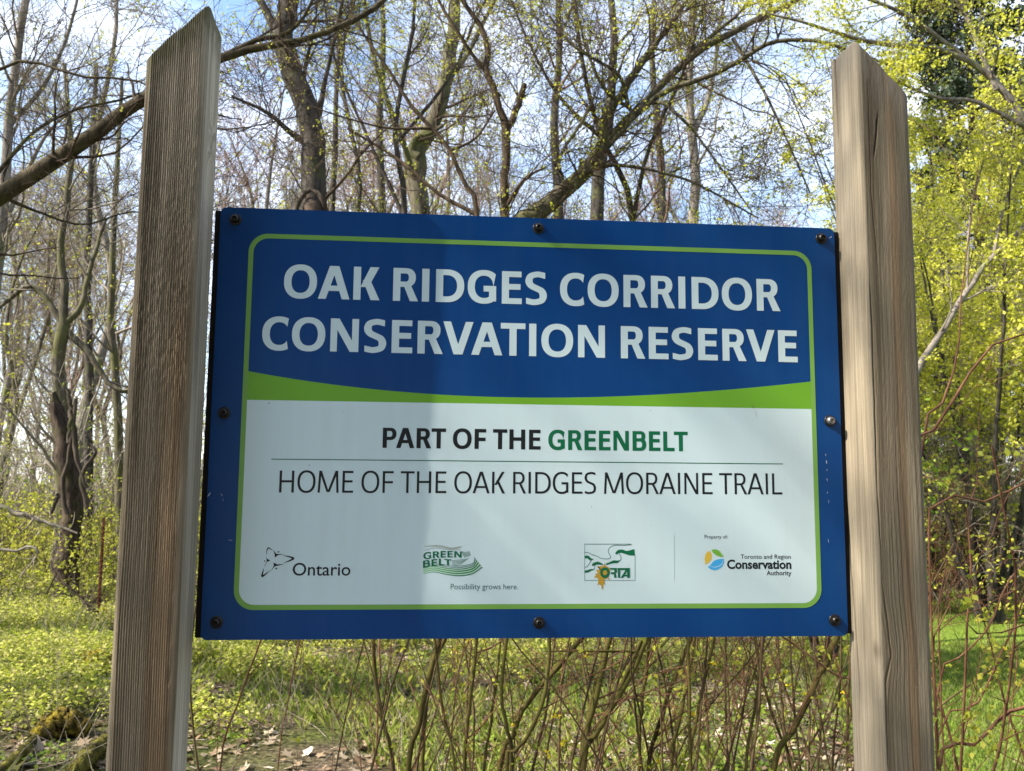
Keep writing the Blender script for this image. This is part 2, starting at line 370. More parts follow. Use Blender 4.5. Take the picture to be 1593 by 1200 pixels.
def post_mesh(name, c, rot, lean, w, mat, tops, style):
    h = w/2; rr = .007
    segs = [('F', -h, -h, h, -h, 130), ('I', h, -h, h, h, 80), ('B', h, h, -h, h, 14), ('O', -h, h, -h, -h, 20)] if style == 'L' else \
           [('F', -h, -h, h, -h, 140), ('O', h, -h, h, h, 20), ('B', h, h, -h, h, 14), ('I', -h, h, -h, -h, 95)]
    X, Y, NX, NY, SC, FACE = [], [], [], [], [], []
    for fi, x0, y0, x1, y1, n in segs:
        L = math.hypot(x1-x0, y1-y0); tx, ty = (x1-x0)/L, (y1-y0)/L; nx, ny = ty, -tx
        rr = .009 if True else 0
        ss = np.linspace(rr, L-rr, n-10)
        for s in ss: X.append(x0+tx*s); Y.append(y0+ty*s); NX.append(nx); NY.append(ny); SC.append(s); FACE.append(fi)
        ex, ey = x1-tx*rr-nx*rr, y1-ty*rr-ny*rr; nx2, ny2 = tx, ty           # round the arris
        for k in range(1, 10):
            a = k/10*math.pi/2; cx, sx = math.cos(a), math.sin(a)
            X.append(ex+rr*(nx*cx+nx2*sx)); Y.append(ey+rr*(ny*cx+ny2*sx)); NX.append(nx*cx+nx2*sx); NY.append(ny*cx+ny2*sx); SC.append(L-rr+rr*a); FACE.append(fi)
    X, Y, NX, NY, SC = map(np.array, (X, Y, NX, NY, SC)); FACE = np.array(FACE)
    zt = tops[0] + tops[1]*X + tops[2]*Y; zt = zt + .004*(noise(X*90, Y*90, 4)-.5)
    zlow = 1.06; rows = np.concatenate([np.linspace(-.35, zlow, 24)[:-1], np.linspace(zlow, 1.0, 1)])
    tt = np.linspace(0, 1, 320)
    Z = np.concatenate([np.repeat(np.linspace(-.35, zlow, 24)[:-1, None], len(X), 1), zlow + tt[:, None]*(zt-zlow)[None, :]])
    s = np.broadcast_to(SC, Z.shape); face = np.broadcast_to(FACE, Z.shape)
    off = {'F': 0.0, 'I': .13, 'B': .31, 'O': .47}; o = np.vectorize(off.get)(FACE); G = s + o
    disp = np.zeros_like(Z); crack_shade_stain = np.zeros_like(Z); wea = np.zeros_like(Z); ring = np.zeros_like(Z); warm = np.zeros_like(Z)
    side_ = np.where(face == 'I', .55+.45*noise(np.broadcast_to(SC, Z.shape)*40, Z*5, 71), 0)  # inner faces paler: sun and bounced light put into the colour
    fr = (face == 'F'); inn = (face == 'I')
    top = zt[None, :]-Z
    if style == 'L':
        warp = .0015*(noise(Z*6, s*25, 21)-.5)*2 + .006*(noise(Z*1.1, s*6, 22)-.5)
        G = G + warp
        amp = np.where(fr, 1.0, .25)*(.00022 + .00022*noise(Z*3, s*20, 23))
        rib = np.sin((s+warp)/.0031*2*np.pi + 3*noise(Z*5, s*120, 27))
        pit = (noise(s*420, Z*130, 24)-.5) + .6*(noise(s*800, Z*300, 28)-.5)
        band = np.exp(-((Z-1.78)/.28)**2)
        ring = np.where(fr, .42, .1)*np.clip(-rib, 0, 1)**2*(.4+.6*noise(s*60, Z*3, 72))
        warm = np.where(fr, .75, 0)*np.exp(-((s-.070)/.016)**2)*np.clip((1.95-Z)/.35, 0, 1)*(.5+.5*noise(s*30, Z*4, 73))  # orange strip by the arris: part wood stain, part painted lit edge
        disp += 2.0*amp*rib + np.where(fr, .0015, .00045)*pit*(.2+.8*band) + .0018*(noise(s*12, Z*2.2, 25)-.5)
        disp += np.where(fr, -.0016*np.exp(-((s-.0805)/.004)**2)*noise(Z*60, s*0, 26), 0)       # chipped arris
        kz = at(330, 230, -.02)[2]; ks = .055; d2 = ((s-ks)/.02)**2+((Z-kz)/.035)**2
        G = np.where(inn, G+.03*np.exp(-d2)*np.sign(s-ks), G); crack_shade_stain = np.maximum(crack_shade_stain, np.where(inn, .35*np.exp(-(((s-ks-.6*(Z-kz))/.004)**2+((Z-kz)/.02)**2)), 0))
        bz = at(297, 1165, -.02)[2]
        def ck(fm, s0, z0, s1, z1, wd, dp):
            tt_ = np.clip((Z-z0)/(z1-z0), 0, 1); line = s0+(s1-s0)*tt_ + .0015*(noise(Z*40, Z*0, 31)-.5)
            inside = ((Z-min(z0, z1) > 0) & (Z < max(z0, z1))); wv = wd*np.sqrt(np.clip(4*tt_*(1-tt_), .05, 1))
            e = np.where(fm & inside, np.exp(-((s-line)/wv)**2), 0); return e
        e = ck(inn, .06, bz+.0, .085, bz+.06, .0009, 1); disp -= .002*e; crack_shade_stain = np.maximum(crack_shade_stain, e)
        crack_shade_stain = np.maximum(crack_shade_stain, np.where(fr | inn, .25*np.clip((noise(s*40, Z*4, 92)-.64)*5, 0, 1), 0)); wea = np.clip(1-top/.13, 0, 1)**1.6; side_ = np.maximum(side_, np.where(fr, .45*np.clip((Z-1.75)/.4, 0, 1)*(.4+.6*noise(s*50, Z*3, 74)), 0))
        nick = [(fr, .079, at(271, 1035, -.08)[2], .0018)]
    else:
        kz, ks = KNOTZ, .006
        dz = (Z-kz)
        bul = .017*np.exp(-(dz/.05)**2)*np.exp(-np.clip(s-ks, 0, 1)/.026)*np.where(fr, 1, 0)
        bul += .0045*np.exp(-((Z-kz-.42)/.14)**2)*np.exp(-np.clip(s, 0, 1)/.04)*np.where(fr, 1, 0)
        warp = .011*(noise(Z*1.3, s*7, 41)-.5) + .004*(noise(Z*4, s*12, 40)-.5) + .0012*(noise(Z*7, s*20, 42)-.5)
        G = G - bul + warp
        amp = np.where(fr, .00020, .00010)
        wob_ = G/.0088 + 3.2*(noise(G*22+3, Z*.5, 49)-.5) + 1.2*(noise(G*60, Z*1.2, 46)-.5)
        ring = np.where(fr, .9, .12)*np.clip(np.sin(wob_*2*np.pi), 0, 1)**3*(.10+.90*noise(G*90, Z*1.5, 47))*(.5+.5*np.clip((1.9-Z)/.3, 0, 1))
        warm = np.where(fr, .6, 0)*(np.exp(-((s-.055)/.010)**2)+.3*np.exp(-((s-.02)/.01)**2))*(.3+.7*noise(G*50, Z*1.1, 48))
        disp += amp*2.2*(fbm(G*260, Z*.8, 43, 3)-.5) - .00025*ring + .0003*(noise(s*500, Z*120, 44)-.5) + .0016*(noise(s*14, Z*2, 45)-.5)
        kn = np.exp(-(((Z-kz)/.013)**2+(np.where(inn, s-.083, np.where(fr, s+.006, 9))/.007)**2)); crack_shade_stain = np.maximum(crack_shade_stain, .5*kn); disp += .0008*kn
        zs = at(1350, 245, -.07)[2]; crack_shade_stain = np.maximum(crack_shade_stain, np.where(fr, .42*np.exp(-((s-.010-.10*(zs-Z))/.0055)**2-((Z-zs)/.028)**2), 0)); crack_shade_stain = np.maximum(crack_shade_stain, np.where(fr | inn, .22*np.clip((noise(s*45, Z*4.5, 91)-.66)*5, 0, 1), 0))  # paints a branch-shadow smudge near the arris, then random stains
        def ck(fm, pts, wd):
            zz = np.array([p[1] for p in pts]); sv = np.array([p[0] for p in pts]); od = np.argsort(zz)
            line = np.interp(Z, zz[od], sv[od]) + .0012*(noise(Z*35, Z*0+sv[0]*99, 51)-.5)
            tq = np.clip((Z-zz.min())/(zz.max()-zz.min()), 0, 1); inside = (Z > zz.min()) & (Z < zz.max()+ (9 if wd[1] > 0 else 0))
            wv = wd[0]*np.interp(tq, [0, .15, .8, 1], [.15, .8, 1, wd[1] if wd[1] > 0 else .1])
            return np.where(fm & inside, np.exp(-((s-line)/wv)**2), 0)
        zz = lambda py, y=-.03: at(1310, py, y)[2]
        E = [ck(inn, [(.018, zz(90)), (.020, zz(150)), (.022, zz(215))], (.0024, 1.3)), ck(inn, [(.021, zz(215)), (.012, zz(300)), (.022, zz(480)), (.028, zz(560))], (.0011, 0)),
             ck(inn, [(.012, zz(760)), (.018, zz(900)), (.032, zz(1060)), (.030, zz(1130))], (.0018, 0)),
             ck(fr, [(.034, zz(172, -.07)), (.030, zz(205, -.07)), (.024, zz(245, -.07))], (.0016, 0)),
             ck(fr, [(.018, zz(120, -.07)), (.017, zz(300, -.07)), (.024, zz(420, -.07))], (.0008, 0)),
             ck(fr, [(.006, zz(360, -.07)), (.010, zz(500, -.07)), (.009, zz(760, -.07)), (.012, zz(900, -.07))], (.0011, 0)),
             ck(fr, [(.010, zz(900, -.07)), (.022, zz(1020, -.07)), (.012, zz(1060, -.07)), (.009, zz(1190, -.07))], (.0014, 0))]
        for e, dp in zip(E, (.006, .002, .003, .003, .001, .0015, .0015)): disp -= dp*e; crack_shade_stain = np.maximum(crack_shade_stain, e*(.95 if dp > .002 else .55))
        wea = np.clip(1-top/.12, 0, 1)*.8
    disp = np.where(Z < zlow, 0, disp)
    lx, ly = lean; VX = X[None, :]+NX[None, :]*disp; VY = Y[None, :]+NY[None, :]*disp
    cr, sr = math.cos(rot), math.sin(rot); dzc = Z-CZ
    WX = c[0]+cr*VX-sr*VY+lx*dzc; WY = c[1]+sr*VX+cr*VY+ly*dzc
    n, m = Z.shape; idx = np.arange(n*m).reshape(n, m); nx_ = np.roll(idx, -1, 1)
    F = np.stack([idx[:-1], nx_[:-1], nx_[1:], idx[1:]], -1).reshape(-1, 4)
    V = np.stack([WX, WY, Z], -1).reshape(-1, 3)
    # sawn top: rings shrinking to the centre
    top_i = idx[-1]; cen = V[top_i].mean(0); Vt = [V]; Ft = [F]; base_n = len(V); prev = top_i
    at_x = {'ring': [ring.ravel()], 'warm': [warm.ravel()], 'side': [side_.ravel()]}; at_g, at_h, at_c, at_w = [G.ravel()], [Z.ravel()], [crack_shade_stain.ravel()], [wea.ravel()]
    for k, q in enumerate((.96, .8, .5, .2)):
        ring = cen + (V[top_i]-cen)*q + np.array([0, 0, .0012 if k == 0 else .0]); Vt.append(ring); new = base_n+np.arange(m); base_n += m
        Ft.append(np.stack([prev, np.roll(prev, -1), np.roll(new, -1), new], -1)); prev = new
        at_g.append(ring[:, 0]*1.0+.7); at_h.append(ring[:, 1]*3); at_c.append(np.full(m, .15)); at_w.append(np.full(m, .9)); [at_x[k2].append(np.zeros(m)) for k2 in at_x]
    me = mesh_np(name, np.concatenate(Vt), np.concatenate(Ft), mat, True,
                 {'grain': np.concatenate(at_g), 'height': np.concatenate(at_h), 'crack_shade_stain': np.concatenate(at_c), 'weather': np.concatenate(at_w), **{k2: np.concatenate(v2) for k2, v2 in at_x.items()}})
    return me
def solve_tops(c, trip):                        # plane through three measured corner heights in post-local x, y
    A = np.array([[1, x, y] for x, y, z in trip]); return np.linalg.solve(A, np.array([z for _, _, z in trip]))
h = .0445
cL, cR = (-.5561, -.0404), (.5559, -.0256)
tL = solve_tops(cL, [(h, -h, at(326, 10, cL[1]-h)[2]), (-h, -h, at(222, 96, cL[1]-h)[2]), (h, h, at(348, 66, cL[1]+h)[2])])
tR = solve_tops(cR, [(-h, -h, at(1331, 64, cR[1]-h)[2]), (h, -h, at(1417, 152, cR[1]-h)[2]), (-h, h, at(1291, 100, cR[1]+h)[2])])
obj('post', post_mesh('left_post', cL, -.0043, (.0025, -.0108), .089, POST_L, tL, 'L'), sign, label='darker brown ribbed timber post on the left')
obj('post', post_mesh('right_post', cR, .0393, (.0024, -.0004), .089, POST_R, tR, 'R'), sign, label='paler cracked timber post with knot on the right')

# panel
BLUE, t, b = base_mat("sign_blue", 0.33, 0.22)
g = N(t, "ShaderNodeTexCoord"); n1 = N(t, "ShaderNodeTexNoise", Scale=6.0, Detail=5.0); t.links.new(g.outputs['Object'], n1.inputs['Vector'])
t.links.new(ramp(t, n1.outputs[0], [(0.3, (.0, .038, .160)), (0.7, (.0, .046, .180))]), b.inputs['Base Color'])
rr_ = N(t, "ShaderNodeMapRange"); rr_.inputs[3].default_value = .27; rr_.inputs[4].default_value = .42; t.links.new(n1.outputs[0], rr_.inputs[0]); t.links.new(rr_.outputs[0], b.inputs['Roughness'])
WHITE = plain("sign_white", (.55, .67, .685), .36, .4, 0, .02, 5)
GREEN = plain("sign_green", (.16, .34, .06), .36, .4, 0, .04, 5)
BLACK = plain("sign_black", (.008, .009, .011), .4, .3, 0, .1)
DGREEN = plain("sign_dark_green", (.0, .115, .045), .4, .3, 0, .1)
LGREEN = plain("logo_pale_green", (.38, .60, .42), .4, .3, 0, .05)
GREYG = plain("logo_grey_green", (.33, .38, .34), .4, .3, 0, .05)
OCHRE = plain("logo_ochre", (.42, .25, .03), .4, .3, 0, .1)
GOLD = plain("logo_gold", (.62, .42, .05), .4, .3, 0, .1)
CYAN = plain("logo_cyan", (.05, .36, .68), .4, .3, 0, .1)
LEAFG = plain("logo_leaf_green", (.16, .38, .04), .4, .3, 0, .1)
BOARD = plain("black_backing_board", (.012, .009, .007), .8, .2, 0, .3, 30)
BOARDE = plain("board_edge", (.10, .045, .022), .8, .2, 0, .3, 60)
ALU = plain("aluminium_edge", (.5, .52, .55), .4, .5, .8)
STEEL = plain("dark_bolt_steel", (.045, .04, .036), .35, .5, .85, .3, 200)
STEEL2 = plain("bright_bolt_steel", (.35, .34, .33), .3, .5, .9, .3, 200)

def grime(m, amt=.10, tone=(.42, .43, .40)):
    t = m.node_tree; b = t.nodes['Principled BSDF']; src = b.inputs['Base Color'].links[0].from_socket
    g = N(t, "ShaderNodeTexCoord"); mp = N(t, "ShaderNodeMapping"); mp.inputs['Scale'].default_value = (38, 1, 2.2); t.links.new(g.outputs['Object'], mp.inputs[0])
    n1 = N(t, "ShaderNodeTexNoise", Scale=1.0, Detail=5.0, Roughness=.6); t.links.new(mp.outputs[0], n1.inputs['Vector'])
    n2 = N(t, "ShaderNodeTexNoise", Scale=3.0, Detail=7.0, Roughness=.65); t.links.new(g.outputs['Object'], n2.inputs['Vector'])
    mm = N(t, "ShaderNodeMath", operation='MULTIPLY'); t.links.new(n1.outputs[0], mm.inputs[0]); t.links.new(n2.outputs[0], mm.inputs[1])
    f = ramp(t, mm.outputs[0], [(.16, (0, 0, 0)), (.45, (amt, amt, amt))]); t.links.new(mixc(t, f, src, tone), b.inputs['Base Color'])
    n3 = N(t, "ShaderNodeTexNoise", Scale=160.0, Detail=2.0); t.links.new(g.outputs['Object'], n3.inputs['Vector'])
    f2 = ramp(t, n3.outputs[0], [(.72, (0, 0, 0)), (.78, (amt*1.5, amt*1.5, amt*1.5))]); c2 = b.inputs['Base Color'].links[0].from_socket; t.links.new(mixc(t, f2, c2, (.25, .24, .2)), b.inputs['Base Color'])
grime(BLUE, .06, (.10, .17, .24)); grime(WHITE, .18, (.40, .42, .38))
def rrect(x0, z0, x1, z1, r, n=8):
    P = []
    for cx, cz, a0 in ((x1-r, z1-r, 0), (x0+r, z1-r, 90), (x0+r, z0+r, 180), (x1-r, z0+r, 270)):
        for k in range(n+1):
            a = math.radians(a0+90*k/n); P.append((cx+r*math.cos(a), cz+r*math.sin(a)))
    return P
def slab(name, poly, y0, y1, mat, edge=None, parent=None, label=None):
    n = len(poly); V = [(x, y0, z) for x, z in poly]+[(x, y1, z) for x, z in poly]
    F = [tuple(range(n-1, -1, -1)), tuple(range(n, 2*n))]+[(i, (i+1) % n, n+(i+1) % n, n+i) for i in range(n)]
    me = mesh_py(name, V, F, mat)
    if edge: me.materials.append(edge); [setattr(p, 'material_index', 1) for p in me.polygons[2:]]
    import bmesh
    bm = bmesh.new(); bm.from_mesh(me); bmesh.ops.recalc_face_normals(bm, faces=bm.faces); bm.to_mesh(me); bm.free()
    return obj(name, me, parent, label=label)
slab('backing_board', rrect(-.5106, CZ-PH/2+.003, .5104, CZ+PH/2-.005, .002, 2), .0035, .019, BOARD, BOARDE, sign)
panel = slab('panel', rrect(-PW/2, CZ-PH/2, PW/2, CZ+PH/2, .010), 0.0, .0032, BLUE, ALU, sign)

LAYER = [0]
class Print:                                     # flat vinyl shapes stacked in thin layers on the panel
    def __init__(s): s.V, s.F = [], []
    def poly(s, pts, y):
        n = len(s.V); s.V += [(p[0], y, p[1]) for p in pts]; s.F.append(tuple(range(n, n+len(pts))))
    def strip(s, A, B, y):
        n = len(s.V); m = len(A); s.V += [(p[0], y, p[1]) for p in A]+[(p[0], y, p[1]) for p in B]
        for i in range(m-1): s.F.append((n+i, n+i+1, n+m+i+1, n+m+i))
    def done(s, name, mat, parent=panel, label=None):
        me = mesh_py(name, s.V, s.F, mat)
        import bmesh
        bm = bmesh.new(); bm.from_mesh(me)
        for f in bm.faces:
            f.normal_update()
            if f.normal.y > 0: f.normal_flip()
        bm.to_mesh(me); bm.free()
        return obj(name, me, parent, label=label)
def Y_(k): return -0.00012*k
# border band and fields, measured on the panel
bx0, bz1 = pl(386, 480)[0], pl(800, 376)[1]
L0 = -0.4325; 
def fx(px, py): return pl(px, py)
x0 = (pl(385, 450)[0]+pl(366, 850)[0])/2; x1 = (pl(1263, 450)[0]+pl(1276, 850)[0])/2
z1 = (pl(600, 369)[1]+pl(1100, 387)[1])/2; z0 = (pl(600, 949)[1]+pl(1100, 946)[1])/2
bw = .0075
outer = rrect(x0, z0, x1, z1, .030, 12); inner = rrect(x0+bw, z0+bw, x1-bw, z1-bw, .0235, 12)
p = Print(); p.strip(outer+outer[:1], inner+inner[:1], Y_(3)); p.done('border_line', GREEN)
xi0, xi1 = x0+bw, x1-bw
zb = (pl(500, 624)[1]+pl(1150, 635)[1])/2                                     # bottom of green band
arc_px = [(384, 577), (480, 594), (600, 607), (725, 616), (850, 619), (975, 617), (1100, 609), (1185, 601), (1264, 594)]
arc = np.array([pl(*q) for q in arc_px]); xs = np.linspace(x0+.002, x1-.002, 40); co = np.polyfit(arc[:, 0], arc[:, 1], 3); az = np.polyval(co, xs)
p = Print(); p.strip([(x, z) for x, z in zip(xs, az)], [(x, zb) for x in xs], Y_(1)); p.done('green_band', plain("sign_bright_green", (.14, .35, .018), .36, .4, 0, .04, 5))
wf = [q for q in rrect(xi0, z0+bw, xi1, z1, .0235, 12) if q[1] < zb-.02]
p = Print(); p.poly([(xi0, zb)]+wf+[(xi1, zb)], Y_(2)); p.done('white_field', WHITE)

# ---- humanist capitals drawn as strokes (1000 units per em, cap height 674)
CAPH = 674.0
WB = dict(A=656, B=604, C=592, D=695, E=528, F=514, G=687, H=707, I=291, K=614, L=508, M=846, N=706, O=740, P=586, R=596, S=535, T=531, V=636)
WR = dict(A=612, B=542, C=580, D=666, E=492, F=487, G=646, H=652, I=239, K=542, L=472, M=804, N=658, O=689, P=532, R=545, S=493, T=497, V=558)
def glyph(ch, wt):
    w = (WB if wt == 'b' else WR)[ch]; v, hh = (150, 118) if wt == 'b' else (84, 68)
    sb = 68 if wt == 'b' else 76; H = CAPH; S_ = []
    def rect(a, b_, c, d): S_.append(([(a, b_), (c, b_)], [(a, d), (c, d)]))
    def par(xb0, xb1, yb, xt0, xt1, yt): S_.append(([(xb0, yb), (xt0, yt)], [(xb1, yb), (xt1, yt)]))
    n = 2.25
    def se(cx, cy, rx, ry, a):
        ca, sa = np.cos(a), np.sin(a)
        return [(cx+rx*np.sign(c_)*abs(c_)**(2/n), cy+ry*np.sign(s_)*abs(s_)**(2/n)) for c_, s_ in zip(ca, sa)]
    def ring(cx, cy, rx, ry, a0, a1, b0=None, b1=None, v_=v, h_=hh, m=36):
        b0 = a0 if b0 is None else b0; b1 = a1 if b1 is None else b1
        S_.append((se(cx, cy, rx, ry, np.radians(np.linspace(a0, a1, m))), se(cx, cy, rx-v_, ry-h_, np.radians(np.linspace(b0, b1, m)))))
    def angx(t): t = min(max(t, 0), 1); return math.degrees(math.acos(t**(n/2)))
    mid = H/2; ov = 11
    if ch == 'I': rect((w-v)/2, 0, (w+v)/2, H)
    elif ch == 'O': ring(w/2, mid, w/2-36, mid+ov, 0, 360, m=64)
    elif ch in 'CG':
        rx = (w*.57 if ch == 'C' else w*.50); cx = 36+rx; xt = w-(36 if ch == 'C' else 62); xin = xt-.045*w
        ao = angx((xt-cx)/rx); ai = angx((xin-cx)/(rx-v))
        if ch == 'C': ring(cx, mid, rx, mid+ov, ao, 360-ao, ai, 360-ai, m=50)
        else:
            ring(cx, mid, rx, mid+ov, ao, 360-ao+4, ai, 360-ai-(2 if wt == 'b' else 2), m=50)
            xr = w-52; rect(xr-v, 42 if wt == 'b' else 30, xr, mid+22); rect(w*.54, mid+22-hh, xr-v+2, mid+22)
    elif ch == 'D':
        cx = w*.42; rect(sb, 0, sb+v, H); rect(sb+v-3, 0, cx+2, hh); rect(sb+v-3, H-hh, cx+2, H); ring(cx, mid, w-36-cx, mid, -90, 90)
    elif ch in 'PRB':
        rect(sb, 0, sb+v, H); lo = 262 if ch == 'P' else 288; xr = w-(38 if ch == 'P' else 62); 
        if ch == 'B': lo = 318; xr = w-60
        cy = (H+lo)/2; ry = (H-lo)/2; cx = max(sb+v, xr-ry*1.05); hb = hh*.93
        rect(sb+v-3, H-hb, cx+2, H); rect(sb+v-3, lo, cx+2, lo+hb); ring(cx, cy, xr-cx, ry, -90, 90, h_=hb, v_=v*.97)
        if ch == 'R': a = v*1.13; par(w-8-a, w-8, 0, sb+v+(62 if wt == 'b' else 118), sb+v+(62 if wt == 'b' else 118)+a*.9, lo+hb*.4)
        if ch == 'B':
            hi = lo+hb; cy = hi/2; ry = hi/2; xr = w-34; cx = xr-ry*1.05; rect(sb+v-3, 0, cx+2, hb); ring(cx, cy, xr-cx, ry, -90, 90, h_=hb, v_=v)
            rect(sb+v-3, hi-hb+1, cx+2, hi-1)
    elif ch == 'E': rect(sb, 0, sb+v, H); rect(sb+v-3, 0, w-38, hh); rect(sb+v-3, H-hh, w-46, H); rect(sb+v-3, mid-hh*.42+8, w-66, mid+hh*.58+8)
    elif ch == 'F': rect(sb, 0, sb+v, H); rect(sb+v-3, H-hh, w-34, H); rect(sb+v-3, mid-hh*.6, w-52, mid+hh*.4)
    elif ch == 'L': rect(sb, 0, sb+v, H); rect(sb+v-3, 0, w-20, hh)
    elif ch == 'T': rect((w-v)/2, 0, (w+v)/2, H-hh+3); rect(8, H-hh, w-8, H)
    elif ch == 'H': rect(sb, 0, sb+v, H); rect(w-sb-v, 0, w-sb, H); rect(sb+v-3, mid-hh*.4, w-sb-v+3, mid+hh*.6)
    elif ch == 'N': a = v*1.16; rect(sb, 0, sb+v*.9, H); rect(w-sb-v*.9, 0, w-sb, H); par(w-sb-a, w-sb-1, 0, sb+1, sb+a, H)
    elif ch == 'M':
        a = v*1.05; i = 34; par(sb-i, sb-i+v*.93, 0, sb+4, sb+4+v*.93, H); par(w-sb+i-v*.93, w-sb+i, 0, w-sb-4-v*.93, w-sb-4, H)
        par(w/2-a*.62, w/2+a*.3, 22, sb+4, sb+4+a, H); par(w/2-a*.3, w/2+a*.62, 22, w-sb-4-a, w-sb-4, H)
    elif ch == 'A': a = v*1.06; tf = v*1.28; par(6, 6+a, 0, w/2-tf/2, w/2-tf/2+a, H); par(w-6-a, w-6, 0, w/2+tf/2-a, w/2+tf/2, H); q = 165; rect(w*.25, q, w*.75, q+hh*.92)
    elif ch == 'V': a = v*1.06; tf = v*1.22; par(w/2-tf/2, w/2-tf/2+a, 0, 6, 6+a, H); par(w/2+tf/2-a, w/2+tf/2, 0, w-6-a, w-6, H)
    elif ch == 'K': a = v*1.22; rect(sb, 0, sb+v, H); k0 = sb+v; par(k0-6, k0-6+a*.9, 262, w-22-a, w-22, H); par(w-4-a, w-4, 0, k0+(40 if wt == 'b' else 62), k0+(40 if wt == 'b' else 62)+a*.86, 402)
    elif ch == 'S':
        xl, xr = 38+v/2, w-44-v/2; yt, yb = H+ov-hh/2, -ov+hh/2; cx = (xl+xr)/2; W2 = xr-xl
        pts = [(xl-v*.42, yb+30), (xl+W2*.12, yb+8), (xl+W2*.42, yb), (xr-W2*.12, yb+42), (xr, yb+(mid-yb)*.50), (xr-W2*.14, mid-52), (cx, mid+2), (xl+W2*.15, mid+56), (xl, mid+(yt-mid)*.50),
               (xl+W2*.13, yt-40), (xl+W2*.55, yt), (xl+W2*.86, yt-8), (xr+v*.30, yt-30)]
        q, _r = resample([(a, b_, 0) for a, b_ in pts], [1]*len(pts), 60); q = q[:, :2]; T = np.gradient(q, axis=0); T /= np.linalg.norm(T, axis=1)[:, None]
        hw = (hh/2)*T[:, 0]**2 + (v/2)*T[:, 1]**2; hw = hw*np.where(np.abs(np.arange(60)-30) < 12, 1.04, 1); Nn = np.stack([-T[:, 1], T[:, 0]], 1)
        A_, B_ = q+Nn*hw[:, None], q-Nn*hw[:, None]; A_[0, 0] = B_[0, 0] = xl-v*.40; A_[-1, 0] = B_[-1, 0] = xr+v*.28
        S_.append((A_.tolist(), B_.tolist()))
    return w, S_
def layout(text, wt, track=0, space=202):
    x = 0; out = []; KERN = {('V', 'A'): -52, ('A', 'T'): -50, ('R', 'V'): -12, ('O', 'A'): -14, ('L', 'T'): -50, ('P', 'A'): -50, ('A', 'K'): 0, ('R', 'T'): -12, ('T', 'R'): 0}
    for i, ch in enumerate(text):
        if ch == ' ': x += space+track; continue
        w, S_ = glyph(ch, wt); k = KERN.get((text[i-1], ch), 0) if i else 0
        x += k; out.append((x, S_)); x += w+track
    return x-track, out
def map_line(A, B, cap):                         # baseline start / end (panel coords), cap height (m)
    A = np.asarray(A); B = np.asarray(B); u = B-A
    def f(tx, ty): return A + u*tx + np.array([0, 1])*cap*ty
    return f
def set_text(name, text, wt, A, B, cap, y, mat, track=0, seg=None, fn=None, parent=None, label=None, space=202):
    tot, G = layout(text, wt, track, space)
    xs = [q[0]+gx for gx, S_ in G for a, b_ in S_ for q in a+b_]; mn, mxx = min(xs), max(xs)
    f = fn or map_line(A, B, cap); P_ = Print(); k = 0
    parts = {}
    idx = [i for i, c_ in enumerate(text) if c_ != ' ']
    for (gx, S_), ti in zip(G, idx):
        key = 0
        if seg and ti >= seg[0]: key = 1
        pr = parts.setdefault(key, Print())
        for j, (a, b_) in enumerate(S_):
            yy = y - .00002*j
            pr.strip([f((q[0]+gx-mn)/(mxx-mn), q[1]/CAPH) for q in a], [f((q[0]+gx-mn)/(mxx-mn), q[1]/CAPH) for q in b_], yy)
    for key, pr in parts.items(): pr.done(name, mat if key == 0 else seg[1], parent or panel, label)
def line_px(ax_, ay, bx_, by, cap_px):
    A, B = pl(ax_, ay), pl(bx_, by); m = ((ax_+bx_)/2, (ay+by)/2); cap = pl(m[0], m[1]-cap_px)[1]-pl(*m)[1]; return A, B, cap
set_text('lettering', 'OAK RIDGES CORRIDOR', 'b', *line_px(441, 463.5, 1214, 484.5, 50.5), Y_(3), WHITE, label='OAK RIDGES CORRIDOR in white capitals')
set_text('lettering', 'CONSERVATION RESERVE', 'b', *line_px(407, 544.5, 1241, 564.0, 50.5), Y_(3), WHITE, label='CONSERVATION RESERVE in white capitals')
set_text('lettering', 'PART OF THE GREENBELT', 'b', *line_px(595, 697.0, 1070, 702.5, 31), Y_(3.2), BLACK, seg=(12, DGREEN), label='PART OF THE GREENBELT line')
set_text('lettering', 'HOME OF THE OAK RIDGES MORAINE TRAIL', 'r', *line_px(434, 766.5, 1217, 769.5, 33.5), Y_(3.2), BLACK, label='HOME OF THE OAK RIDGES MORAINE TRAIL in thin capitals')
p = Print(); a, b_ = pl(422, 714.5), pl(1218, 722); hw = .0007; p.strip([(a[0], a[1]+hw), (b_[0], b_[1]+hw)], [(a[0], a[1]-hw), (b_[0], b_[1]-hw)], Y_(3.2)); p.done('rule_line', DGREEN)

def font_text(name, body, A, B, mat, bold=0.0, squeeze_y=None, y=None, label=None, parent=None):
    cu = bpy.data.curves.new('t', 'FONT'); cu.body = body; cu.offset = bold; cu.resolution_u = 4; cu.fill_mode = 'FRONT'
    o = bpy.data.objects.new('t', cu); COL.objects.link(o); bpy.context.view_layer.update()
    me = bpy.data.meshes.new_from_object(o); bpy.data.objects.remove(o)
    v = np.empty(len(me.vertices)*3); me.vertices.foreach_get('co', v); v = v.reshape(-1, 3)
    A, B = pl(*A), pl(*B); mn, mxx = v[:, 0].min(), v[:, 0].max(); s = (B[0]-A[0])/(mxx-mn); tx = (v[:, 0]-mn)/(mxx-mn); sy = s*(squeeze_y or 1)
    W3 = np.stack([A[0]+(B[0]-A[0])*tx, np.full(len(v), Y_(3.4) if y is None else y), A[1]+(B[1]-A[1])*tx+v[:, 1]*sy], 1)
    me.vertices.foreach_set('co', W3.ravel().astype(np.float32)); me.update(); me.materials.clear(); me.materials.append(mat)
    me.name = name; return obj(name, me, parent or panel, label=label)
